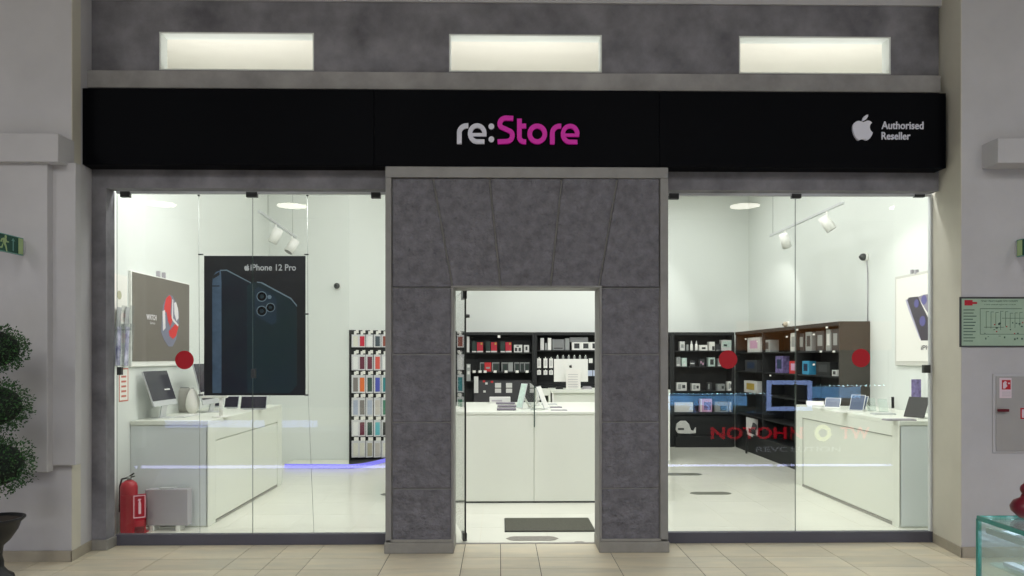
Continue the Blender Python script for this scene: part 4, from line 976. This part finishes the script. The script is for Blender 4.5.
# ================================================================== GREY HEATER CABINET
yh = PZ(165, 531, 0).y
a = P(147, 529, yh); b = P(186.5, 489.5, yh)
t = thing('panel_cabinet', 'low grey metal cabinet on two feet in front of the left counter end', 'cabinet', Vector(((a.x+b.x)/2, yh+.05, 0)))
MB().box(a.x, b.x+.01, yh, yh+.1, .05, b.z).build('casing', greyp, t, bevel=.004)
MB().box(a.x-.03, a.x, yh+.03, yh+.1, .05, b.z-.01).build('side_vent', greyp, t)
MB().box(P(158, 488, yh).x, P(173, 488, yh).x, yh+.02, yh+.08, b.z, b.z+.012).build('top_grip', alu, t, bevel=.003)
for u in (152, 178): MB().box(P(u-2, 530, yh).x, P(u+2, 530, yh).x, yh-.01, yh+.11, 0, .05).build('foot', whitep, t, bevel=.003)
MB().box(P(166, 520, yh).x, P(178, 520, yh).x, yh-.002, yh, .08, .16).build('rating_plate', greyp, t)
# ================================================================== TRACK LIGHTS
def track(lab, p0, p1, heads, wires):
    t = thing('track_light', lab, 'light', (p0+p1)/2)
    d_ = (p1-p0); MB().obox(p0-XA*.017, d_, XA*.034, ZA*.03).build('track_rail', alu, t, bevel=.003)
    for f in wires:
        p_ = p0+d_*f; MB().tube([p_+ZA*.03, Vector((p_.x, p_.y, 4.56))], .003, 6).build('suspension_wire', steel, t)
    for (f, aim) in heads:
        p_ = p0+d_*f; aim = Vector(aim).normalized()
        hd = MB().tube([p_, p_-ZA*.1], .012).build('lamp_stem', whitep, t)
        c_ = p_-ZA*.15
        hd2 = MB().cyl(c_-aim*.10, c_+aim*.10, .062, .066, 24).build('lamp_head', whitep, t)
        MB().cyl(c_+aim*.10, c_+aim*.105, .056, seg=24).build('lamp_lens', mat('lamp_lens_dim', (120, 120, 116), .3, noise=.02), hd2)
    return t
def Q(u, v, z): return PZ(u, v, z)
track('short white track light with two spot heads above the hanging poster', Q(259, 212.5, 3.42), Q(296, 238.5, 3.3), [(.42, (-.45, .1, -.85)), (.88, (-.4, -.3, -.8))], (.22, .9))
track('white track light with two spot heads hanging in the right window', Q(843, 204, 3.4), Q(770, 237, 3.4), [(.18, (.5, -.1, -.75)), (.75, (.4, .3, -.85))], (.95,))
# ================================================================== SECURITY DOMES
def dome(lab, c, out, cable=None, ringm=whitep, bm=darksteel):
    t = thing('security_camera', lab, 'security camera', c)
    out = Vector(out)
    MB().cyl(c-out*.03, c-out*.002, .055, .05).build('mount_ring', ringm, t)
    MB().sphere(c+out*.015, .045).build('dome', bm, t)
    MB().cyl(c+out*.05, c+out*.062, .016).build('lens', black, t)
    if cable: MB().tube(cable, .006, 6).build('cable', greyp, t)
c = P(337, 286, 11.17); dome('grey dome camera on the back wall right of the hanging poster', c, (0, -1, 0))
c = PX(864.3, 257, WR-.03); dome('dark ball camera with a white ring on the right wall', c, (-1, 0, 0), [c+Vector((.02, -.02, -.05)), Vector((WR-.008, c.y-.04, c.z-.2)), Vector((WR-.008, c.y-.04, 2.04))])
c = P(786, 325, 13.4); c = PX(786.5, 324.5, WR-.03); dome('small beige dome camera at the top of the right wall shelving', c, (-1, 0, 0), None, whitep, mat('beige_plastic', (190, 180, 160), .5, noise=.02))
# ================================================================== FLOOR ITEMS IN THE SHOP
a = PZ(504.5, 519, 0); b = PZ(587, 518.5, 0); c2 = PZ(594.5, 531, 0); d2 = PZ(505.5, 532, 0)
t = thing('door_mat', 'olive grey rectangular door mat just inside the doorway', 'mat', Vector(((d2.x+c2.x)/2, (d2.y+a.y)/2, 0)))
MB().box(d2.x, c2.x-.0, d2.y, a.y, .001, .012).build('mat', matm, t, bevel=.003)
MB().box(d2.x-.008, c2.x+.008, d2.y-.008, a.y+.008, 0.0002, .006).build('rubber_rim', black, t)
def decal(u0, u1, v, hpx, mm, lab):
    p0 = PZ(u0, v, 0); p1 = PZ(u1, v, 0); cy = (p0.y+p1.y)/2
    ya, yb_ = PZ((u0+u1)/2, v+hpx/2, 0).y, PZ((u0+u1)/2, v-hpx/2, 0).y
    hw = (p1.x-p0.x)/2; cx_ = (p0.x+p1.x)/2; hh_ = (yb_-ya)/2; e = hh_*.9
    pts = [(-hw, 0), (-hw+e*.5, -hh_*.75), (-hw+e, -hh_), (hw-e, -hh_), (hw-e*.5, -hh_*.75), (hw, 0), (hw-e*.5, hh_*.75), (hw-e, hh_), (-hw+e, hh_), (-hw+e*.5, hh_*.75)]
    o = MB().prism([Vector((cx_+x_, cy+y_, 0.0005)) for x_, y_ in pts], ZA*.002).build('floor_sticker', mm); tag(o, lab, 'sticker')
dg = mat('dark_olive_sticker', (96, 98, 88), .6, noise=.1); lg = mat('grey_floor_sticker', (132, 128, 120), .6, noise=.15, nscale=20)
decal(506, 558.5, 538.6, 4.5, lg, 'long grey floor sticker on the doorway floor in front of the mat')
decal(574, 585, 542.4, 1.6, lg, 'tiny grey floor sticker near the right doorway pillar')
decal(689.5, 732, 493.3, 2.8, dg, 'dark oblong floor sticker seen through the right window, nearer the glass')
decal(660, 702.5, 474.3, 2.4, dg, 'dark oblong floor sticker seen through the right window, farther back')
decal(380, 400, 494.4, 2.4, dg, 'dark oblong floor sticker beside the left doorway pillar')
# ================================================================== SIGNS ON THE PIERS
greens = mat('exit_sign_green', (14, 78, 62), .5, noise=.1); pale = mat('exit_sign_pale_green', (170, 196, 140), .5, noise=.05); aqua = mat('exit_sign_aqua', (110, 160, 150), .5)
Xe = -3.635; yfar = 5.707
zt = PX(24, 238.6, Xe).z; zb = PX(24, 256.1, Xe).z
def run_sign(lab, X, yn, yf_, zb, zt, s, left):
    t = thing('exit_sign', lab, 'sign', Vector((X, (yn+yf_)/2, zb)))
    MB().box(X-.006, X+.006, yn, yf_, zb, zt).build('panel', greens, t, bevel=.001)
    L2 = yf_-yn; H = zt-zb; Xs_ = X+.0065*s
    def F(f, g_): return Vector((Xs_, yf_-L2*f, zb+H*g_))
    mb = MB(); mb.prism([F(.02, .06), F(.2, .06), F(.2, .94), F(.02, .94)], XA*.0006*s); mb.build('pale_block', pale, t)
    mb = MB()
    A_ = lambda pts: mb.prism([F(*p) for p in pts], XA*.0006*s)
    A_([(.42,.15),(.38,.15),(.38,.7),(.33,.7),(.40,.86),(.47,.7),(.42,.7)])
    mb.build('arrow', aqua, t)
    mb = MB()
    c_ = F(.68, .85); mb.cyl(c_, c_+XA*.0008*s, H*.09, seg=14)
    A_([(.64,.75),(.74,.78),(.80,.5),(.68,.45)]); A_([(.66,.7),(.62,.62),(.56,.62),(.56,.56),(.64,.54),(.70,.64)])
    A_([(.74,.78),(.84,.7),(.88,.52),(.84,.5),(.80,.62),(.74,.68)]); A_([(.68,.5),(.76,.46),(.70,.3),(.66,.05),(.62,.05),(.64,.32)])
    A_([(.76,.5),(.80,.42),(.84,.26),(.94,.22),(.94,.16),(.80,.2)])
    mb.build('running_figure', pale, t)
    mb = MB(); mb.box(X-.012, X+.012, yf_-.0, yf_+.012, zb+.02, zt-.02)
    mb.build('bracket', alu, t)
    mb = MB(); e = .006
    for (f0, f1, g0, g1) in ((0, 1, 0, .05), (0, 1, .95, 1)): mb.prism([F(f0, g0), F(f1, g0), F(f1, g1), F(f0, g1)], XA*.0005*s)
    mb.build('rim', aqua, t)
run_sign('green running-man exit sign projecting from the left pier', Xe, yfar-.31, yfar-.012, zb, zt, 1, True)
Xe2 = PX(1018, 240, 4.0); 
xr = xa(1018, 5.83)
run_sign('green exit sign cut by the right edge on the right pier', xr, 5.52, 5.836, za(256, 5.83), za(238.5, 5.83), -1, False)
# evacuation plan
y_ = YP-.012
a = P(960, 347, y_); b = P(1052, 297, y_)
t = thing('evacuation_plan', 'framed pale green evacuation plan with a red heading block on the right pier', 'plan', Vector(((a.x+b.x)/2, y_, a.z)))
MB().box(a.x, b.x, y_, YP, a.z, b.z).build('frame', darksteel, t, bevel=.002)
planm = mat('pale_green_plan', (158, 182, 160), .5, noise=.04, nscale=12)
a2 = P(961.6, 345.6, y_); b2 = P(1050, 298.8, y_)
MB().box(a2.x, b2.x, y_-.002, y_, a2.z, b2.z).build('sheet', planm, t)
def pln(u0, v0, u1, v1, mb): 
    p_ = P(u0, v1, y_-.002); q_ = P(u1, v0, y_-.002); mb.box(p_.x, q_.x, y_-.0028, y_-.002, p_.z, q_.z)
mb = MB(); pln(964.5, 300, 972.5, 305.5, mb); pln(972.5, 302, 977, 304, mb); mb.build('red_heading', mat('plan_red', (176, 20, 44), .5, noise=.1), t)
inkm = mat('plan_ink', (70, 96, 84), .6, noise=.1)
mb = MB()
for i in range(11): pln(963.5, 309.5+i*3.1, 963.5+random.uniform(9, 15), 310.4+i*3.1, mb)
mb.build('legend_lines', inkm, t)
text('heading', 'ПЛАН ЭВАКУАЦИИ ПРИ ПОЖАРЕ', P(981, 302.2, y_-.002), XA, ZA, -YA, P(1018, 300, y_).x-P(981, 300, y_).x, .017, .0008, inkm, t)
text('heading', 'ТОРГОВЫЙ ЦЕНТР ЭТАЖ', P(984, 305.3, y_-.002), XA, ZA, -YA, P(1016, 300, y_).x-P(984, 300, y_).x, .012, .0008, inkm, t)
mb = MB(); rr_ = random.Random(3)
for i in range(8):
    u = 986+i*4.8; v = 311+rr_.uniform(0, 2); pln(u, v, u+.35, 325+rr_.uniform(0, 6), mb); pln(u, v, u+3, v+.4, mb)
pln(980, 308.5, 1022, 309, mb); pln(980, 308.5, 980.4, 334, mb); pln(980, 334, 1040, 334.4, mb); pln(984, 327, 1004, 327.4, mb); pln(1002, 318, 1040, 318.4, mb)
for i in range(26):
    u = rr_.uniform(983, 1036); v = rr_.uniform(322, 340); pln(u, v, u+rr_.uniform(.5, 2.2), v+rr_.uniform(.4, 2), mb)
mb.build('floor_plan_lines', inkm, t)
mb = MB()
for (u, v) in ((994, 324), (996, 331), (1006, 326), (1014, 333), (1022, 322), (1029, 328)): pln(u, v, u+1.2, v+1.2, mb)
mb.build('red_marks', MATS['plan_red'], t)
# fire hose cabinet
a = P(993, 453, y_); b = P(1070, 374, y_)
t = thing('fire_hose_cabinet', 'grey fire hose cabinet door with red stickers on the right pier', 'cabinet', Vector(((a.x+b.x)/2, y_, a.z)))
doorm = mat('grey_cabinet_paint', (160, 158, 156), .55, noise=.04, nscale=3)
MB().box(a.x, b.x, y_-.0, YP, a.z, b.z).build('frame', pil, t, bevel=.004)
a2 = P(995.5, 451, y_); b2 = P(1068, 376.3, y_)
MB().box(a2.x, b2.x, y_-.008, y_, a2.z, b2.z).build('door_panel', doorm, t, bevel=.003)
def ster(u0, v0, u1, v1, m_, n_, d_=.0):
    p_ = P(u0, v1, y_-.009); q_ = P(u1, v0, y_-.009); return MB().box(p_.x, q_.x, y_-.0095-d_, y_-.008, p_.z, q_.z).build(n_, m_, t)
ster(999.5, 378, 1011.5, 398, mat('pinkish_white_sticker', (214, 196, 204), .5, noise=.05), 'sticker')
ster(1001.8, 380, 1010.6, 389.5, redst, 'sticker_symbol', .0006)
mb = MB()
def S_(pts, d_=.0012): mb.prism([P(u, v, y_-.0102) for u, v in pts], -YA*.0006)
S_([(1003, 388.5), (1003, 383), (1005, 381), (1007, 382), (1006.2, 384), (1007.4, 386), (1005, 388.5)]); S_([(1008, 382.6), (1010, 382.6), (1010, 384), (1008, 384)])
mb.build('white_symbol', MATS['pinkish_white_sticker'], t)
mb = MB()
for i in range(3):
    p_ = P(1002, 392.4+i*1.9, y_-.0096); mb.box(p_.x, P(1010, 392, y_).x, y_-.0102, y_-.0094, p_.z, p_.z+.005)
mb.build('sticker_text', greyp, t)
ster(1020.5, 408, 1030, 419, redst, 'sticker')
ster(1021.8, 409.3, 1028.7, 417.7, MATS['pinkish_white_sticker'], 'sticker_symbol', .0006)
p_ = P(998, 410.2, y_-.01); MB().cyl(p_, p_-YA*.03, .008).box(p_.x-.02, p_.x+.07, y_-.042, y_-.032, p_.z-.011, p_.z+.011).build('latch', darkred, t, bevel=.002)
# ================================================================== TOPIARY
Yt = 5.3; xt = xa(-6, Yt); s_ = Yt/740
t = thing('potted_topiary', 'clipped three-ball topiary tree in a black urn at the left edge', 'plant', Vector((xt, Yt, 0)))
rim = za(516, Yt)
prof = [(.001, 0), (.125, 0), (.13, .015), (.12, .05), (.085, .075), (.06, .11), (.06, .15), (.05, .19), (.058, rim-.2), (.10, rim-.16), (.145, rim-.09), (.165, rim-.035), (.192, rim-.012), (.192, rim), (.175, rim), (.165, rim-.03), (.001, rim-.035)]
urn = mat('black_urn_glaze', (20, 21, 24), .4, noise=.15, nscale=12)
MB().lathe((xt, Yt, 0), prof, 40).build('urn', urn, t)
MB().cyl((xt, Yt, rim-.036), (xt, Yt, rim-.018), .16, seg=28).build('soil', mat('dark_soil', (52, 42, 34), .95, noise=.4, nscale=40, bump=.6), t)
bark = mat('brown_bark', (70, 54, 42), .9, noise=.3, nscale=20, bump=.6)
MB().cyl((xt, Yt, rim-.03), (xt+.005, Yt, za(335, Yt)), .018, .011, 12).build('trunk', bark, t)
fol = mat('dark_green_leaves', (26, 58, 26), .6, noise=.35, nscale=25, rgb2=(48, 90, 42), island=.25)
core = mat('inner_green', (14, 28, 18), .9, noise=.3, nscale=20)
rl = random.Random(5)
for (uc, vc, rpx, n_) in ((-6, 349, 33, 2300), (-6, 406, 36, 2600), (-6, 465, 39, 3000)):
    c = P(uc, vc, Yt); c.y = Yt; R = rpx*s_*.92
    mb = MB()
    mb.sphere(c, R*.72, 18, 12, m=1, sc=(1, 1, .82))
    for i in range(n_):
        d_ = Vector((rl.gauss(0, 1), rl.gauss(0, 1), rl.gauss(0, 1))).normalized()
        bump_ = 1+.09*math.sin(d_.x*7+vc)*math.sin(d_.z*6+1)+.07*math.sin(d_.y*9+d_.z*5)
        rr = R*bump_*rl.uniform(.72, 1.0)
        p_ = c+Vector((d_.x*rr, d_.y*rr, d_.z*rr*.84))
        a_ = (d_+Vector((rl.gauss(0, .6), rl.gauss(0, .6), rl.gauss(0, .6)+.2))).normalized()
        b_ = a_.cross(Vector((rl.gauss(0, 1), rl.gauss(0, 1), rl.gauss(0, 1)))).normalized(); l_ = rl.uniform(.012, .024); w_ = l_*.32
        mb.add([p_, p_+a_*l_*.5+b_*w_, p_+a_*l_, p_+a_*l_*.5-b_*w_], [(0, 1, 2, 3)], 0)
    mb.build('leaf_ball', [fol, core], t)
# ================================================================== GLASS SHOWCASES OF THE MALL KIOSK
ledw = mat('cool_white_light_strip', (180, 182, 255), .4, emit=4)
ledb = mat('blue_white_light_panel', (120, 170, 225), .4, emit=5)
kbody = mat('dark_kiosk_laminate', (40, 40, 46), .5, noise=.05)
tray = mat('striped_grey_velvet', (150, 152, 168), .8, noise=.1)
gcl = glass('clear_case_glass', (.93, .985, .97), milky=.03)
teal = mat('teal_glass_edge', (62, 138, 128), .15, noise=.05)
kx0, ky1 = 1.50, 2.30
def showcase(lab, x0, x1, y0, y1, ztop, zdeck, stripz, seg=None, zled=None, bright=ledw):
    t = thing('glass_showcase', lab, 'showcase', Vector(((x0+x1)/2, (y0+y1)/2, 0)))
    MB().box(x0+.02, x1-.02, y0+.02, y1-.02, 0.06, zdeck-.02).build('base_cabinet', kbody, t, bevel=.004)
    MB().box(x0+.04, x1-.04, y0+.04, y1-.04, 0, .06).build('plinth', black, t)
    MB().box(x0+.03, x1-.03, y1-.045, y1-.012, stripz, stripz+.03).build('plinth_light', bright, t)
    MB().box(x0, x1, y0, y1, zdeck-.02, zdeck).build('deck', tray, t)
    g_ = .008
    MB().box(x0, x1, y0, y1, ztop-g_, ztop).build('top_pane', gcl, t)
    MB().box(x0, x0+g_, y0+g_, y1-g_, zdeck, ztop-g_).build('side_pane', gcl, t)
    MB().box(x1-g_, x1, y0+g_, y1-g_, zdeck, ztop-g_).build('side_pane', gcl, t)
    MB().box(x0, x1, y1-g_, y1, zdeck, ztop-g_).build('front_pane', gcl, t)
    mb = MB(); e = .0035
    mb.box(x0-e, x0+e, y0, y1, ztop-g_-e, ztop+e*.5); mb.box(x0, x1, y1-e, y1+e, ztop-g_-e, ztop+e*.5)
    mb.box(x0-e, x0+e*2.2, y1-e*2.2, y1+e, zdeck, ztop-g_)
    mb.build('glass_edge', teal, t)
    return t
sh = showcase('teal-edged glass showcase cut by the bottom right corner of the view', kx0, 3.88, 1.55, ky1, 1.10, .80, .05)
MB().box(kx0+.03, 3.86, ky1-.05, ky1-.02, 1.052, 1.066).build('top_rail', alu, sh)
MB().box(kx0+.012, kx0+.03, 1.6, ky1-.02, 1.052, 1.07).build('side_rail', alu, sh)
bulbm = mat('spot_bulb_white', (205, 235, 250), .3, emit=22)
for i in range(33): MB().sphere((kx0+.10+i*.068, 2.2, 1.078), .009, 8, 6).build('lamp_bulb', bulbm, sh)
mb = MB(); mb.box(kx0+.02, 2.4, 1.62, 2.27, .955, .963); sh2 = mb.build('glass_shelf', gcl, sh)
mb = MB()
for i in range(14): mb.box(kx0+.04+i*.06, kx0+.07+i*.06, 1.65, 2.24, .963, .973)
mb.build('tray_bars', mat('white_tray', (214, 216, 226), .5, noise=.03), sh)
MB().box(kx0+.95, 3.62, 1.9, 1.92, .82, 1.06).build('back_light', ledb, sh)
mb = MB(); rk_ = random.Random(9)
# box goods inside the case, seen mirrored in the shop window
for i, (x0, x1, m_, lab) in enumerate(((2.45, 2.7, gw, 'long white gift box inside the right kiosk showcase'), (2.8, 2.95, pinkc, 'pink gift box inside the right kiosk showcase'), (3.02, 3.14, purp, 'violet gift box inside the right kiosk showcase'), (3.35, 3.52, pgreen, 'pale green gift box inside the right kiosk showcase'))):
    o = MB().box(x0, x1, 2.1, 2.22, .80, .90).box(x0-.003, x1+.003, 2.097, 2.223, .875, .905).build('gift_box', m_, bevel=.002); tag(o, lab, 'box')
sh3 = showcase('second glass showcase of the right kiosk, outside the view to the right', 3.9, 5.6, 1.55, ky1, 1.22, .98, .05)
MB().box(3.98, 5.3, 1.9, 1.92, 1.0, 1.16).build('back_light', ledb, sh3)
for i in range(24): MB().sphere((4.0+i*.065, 2.2, 1.19), .009, 8, 6).build('lamp_bulb', bulbm, sh3)
lf = thing('lit_mirror_frame', 'blue-white lit mirror frame on a post before the right kiosk', 'mirror', Vector((4.1, 2.35, 0)))
mb = MB(); X0, X1, Z0, Z1, e = xa(767, 10.36), xa(812, 10.36), .84, 1.27, .06
MB().box((X0+X1)/2-.02, (X0+X1)/2+.02, 2.32, 2.34, .01, Z0).build('post', kbody, lf)
MB().box((X0+X1)/2-.15, (X0+X1)/2+.15, 2.32, 2.5, 0, .01).build('foot', kbody, lf)
mb.box(X0, X1, 2.33, 2.35, Z0, Z0+e); mb.box(X0, X1, 2.33, 2.35, Z1-e, Z1); mb.box(X0, X0+e, 2.33, 2.35, Z0+e, Z1-e); mb.box(X1-e, X1, 2.33, 2.35, Z0+e, Z1-e)
mb.build('lit_frame', mat('blue_lit_frame', (150, 175, 235), .4, emit=6), lf)
MB().box(X0+e, X1-e, 2.326, 2.334, Z0+e, Z1-e).build('mirror_plate', darksteel, lf)
rt_ = mat('kiosk_red_letters', (235, 14, 44), .4, emit=2.6)
text('red_lettering', 'NOTOHN', Vector((2.98, ky1+.002, .44)), XA, ZA, YA, 1.3, .17, .01, rt_, sh, bold=.02)
text('red_lettering', 'TW', Vector((4.82, ky1+.002, .44)), XA, ZA, YA, .42, .17, .01, rt_, sh, bold=.02)
mb = MB(); cq = Vector((4.57, ky1+.004, .525)); n_ = 28
for i in range(n_):
    t0 = 2*math.pi*i/n_; t1 = 2*math.pi*(i+1)/n_
    mb.prism([cq+Vector((math.cos(q_)*r_, 0, math.sin(q_)*r_)) for q_, r_ in ((t0, .06), (t1, .06), (t1, .12), (t0, .12))], YA*.008)
mb.build('round_light', mat('pale_yellow_round_light', (235, 240, 170), .4, emit=3), sh)
text('small_lettering', 'REVOLUTION', Vector((3.62, ky1+.002, .26)), XA, ZA, YA, 1.2, .07, .01, mat('kiosk_grey_letters', (190, 195, 210), .4, emit=1.5), sh, mirror=False)
ko = showcase('low glass showcase of the left kiosk, just below the view', -5.5, -.35, 1.3, 2.2, .90, .55, .03)
MB().box(-4.75, -3.35, 2.12, 2.15, .60, .70).build('back_light', ledw, ko)
MB().box(-3.1, -2.6, 2.12, 2.15, .60, .70).build('back_light', ledw, ko)
# red ornament behind the visible showcase corner
yo = 2.275
c = P(1027, 512, yo); c.z = 1.1
t = thing('red_ornament', 'dark red rounded ornament with a small ball top standing on the corner showcase', 'ornament', c)
mb = MB()
R = 15*yo/740; z_ = 1.101
mb.lathe((c.x, yo, 0), [(.001, z_), (R*.5, z_), (R*.95, z_+.02), (R, z_+.034), (R*.8, z_+.052), (R*.4, z_+.062), (R*.3, z_+.074)], 24)
mb.build('body', darkred, t)
MB().sphere((c.x, yo, z_+.088), 7*yo/740*.9, 16, 10).build('ball_top', darkred, t)
# ================================================================== MALL SURROUNDINGS (mirrored in the glass)
disc = mat('ceiling_disc_light', (255, 250, 236), .4, emit=10)
dl = None; n = 0
for X_, Y_ in ((xa(160, 21.3), -8.6), (xa(292, 21.5), -8.8), (xa(745, 21.3), -8.6), (xa(905, 21.3), -8.6), (0.4, -6.0+1.0)):
    if X_ == .4: continue
    if dl is None:
        dl = thing('ceiling_light', 'round mall ceiling light behind the viewer', 'light', Vector((X_, Y_, ZM)), 'round mall ceiling lights')
        MB().cyl((X_, Y_, ZM-.001), (X_, Y_, ZM-.03), .46, seg=32).build('rim', alu, dl)
        MB().cyl((X_, Y_, ZM-.03), (X_, Y_, ZM-.034), .42, seg=32).build('diffuser', disc, dl)
    else: dup(dl, Vector((X_, Y_, ZM)))
struct(MB().box(-14, 14, -11.2, -11, 0, ZM).build('wall_opposite', mat('grey_mall_wall', (110, 108, 106), .8, noise=.1)))
t = thing('shop_band', 'brown wooden shop front band on the opposite mall wall', 'shop front', Vector((10, -10.9, 0)))
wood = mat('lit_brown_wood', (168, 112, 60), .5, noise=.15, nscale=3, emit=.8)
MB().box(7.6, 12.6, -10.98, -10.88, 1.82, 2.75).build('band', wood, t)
for x_ in (7.6, 10, 12.5): MB().box(x_, x_+.1, -10.98, -10.86, 0, 1.82).build('post', kbody, t)
# ================================================================== LIGHTS
def area(name, loc, sx, sy, e, col=(1, 1, 1), rot=(0, 0, 0)):
    l = bpy.data.lights.new(name, 'AREA'); l.shape = 'RECTANGLE'; l.size = sx; l.size_y = sy; l.energy = e; l.color = col
    o = bpy.data.objects.new(name, l); C.objects.link(o); o.location = loc; o.rotation_euler = rot; return o
def spot(name, loc, target, e, ang=60, blend=.5, r=.05, col=(1, 1, .97)):
    l = bpy.data.lights.new(name, 'SPOT'); l.energy = e; l.spot_size = math.radians(ang); l.spot_blend = blend; l.shadow_soft_size = r; l.color = col
    o = bpy.data.objects.new(name, l); C.objects.link(o); o.location = loc
    o.rotation_euler = (Vector(target)-Vector(loc)).to_track_quat('-Z', 'Y').to_euler(); return o
SH = 1.08
for x_ in (-2.0, .6, 3.0):
    for y__ in (8.0, 10.0, 12.0):
        if x_ < -1 and y__ > 11: continue
        area('shop_panel_light', (x_, y__, 4.5), 1.2, .9, (9 if x_ < -1 else 16.5 if x_ < 2 else 23)*SH, (.985, 1, 1))
for x_ in (-2.2, .2, 2.8):
    area('shop_fill_light', (x_, 6.62, 3.7), 1.6, .35, 34*SH, (.985, 1, 1), (math.radians(34), 0, 0))  # added fill hidden behind the lintel, brightens surfaces facing the doorway
spot('spot', (2.6, 11.2, 3.6), (2.0, 13.5, 2.2), 70, 75, .35)
spot('spot', (3.6, 11.0, 3.4), (4.5, 12.2, 2.0), 30, 70, .35)
spot('spot', (3.4, 8.2, 3.4), (4.5, 8.0, 1.9), 22, 80, .5)
spot('spot', (-2.4, 8.0, 3.6), (-3.4, 7.6, 1.8), 5, 80, .5)
for x_ in (-6.5, -2.2, 2.2, 6.5):
    for y__ in (-5.5, -1.2):
        area('mall_ceiling_light', (x_, y__, 5.93), 1.8, 1.8, 116, (1, 1, .985))
for x_ in (-2.4, .2, 3.0): area('slot_fill_uplight', (x_, 6.75, 3.75), 1.8, .2, 9, (1, .99, .96), (math.pi, 0, 0))  # added unseen uplights to brighten the ceiling behind the slots
area('kiosk_strip_light', (-2.9, 2.26, .06), 5.0, .05, 2.2, (.55, .56, 1), (math.radians(100), 0, 0))
area('kiosk_strip_light', (3.5, 2.4, .085), 3.8, .03, 1.3, (.6, .65, 1), (math.radians(100), 0, 0))
area('showcase_light', (2.2, 1.95, 1.05), 1.2, .3, 9, (.72, .84, 1), (0, 0, 0))
w = bpy.data.worlds.new('world'); bpy.context.scene.world = w; w.use_nodes = True
w.node_tree.nodes['Background'].inputs[0].default_value = (.78, .8, .9, 1); w.node_tree.nodes['Background'].inputs[1].default_value = .35
# ================================================================== CAMERA
cam = bpy.data.cameras.new('camera'); co = bpy.data.objects.new('camera', cam); C.objects.link(co)
co.location = (0, 0, CAMZ); co.rotation_euler = (math.pi/2, 0, -TH)
cam.sensor_width = 36; cam.lens = FPX/1024*36; cam.shift_y = (HZ-288)/1024; cam.clip_start = .05; cam.clip_end = 100
sc = bpy.context.scene; sc.camera = co
vs = sc.view_settings; vs.view_transform = 'Standard'; vs.look = 'None'; vs.gamma = 1; vs.exposure = 0; vs.use_curve_mapping = False
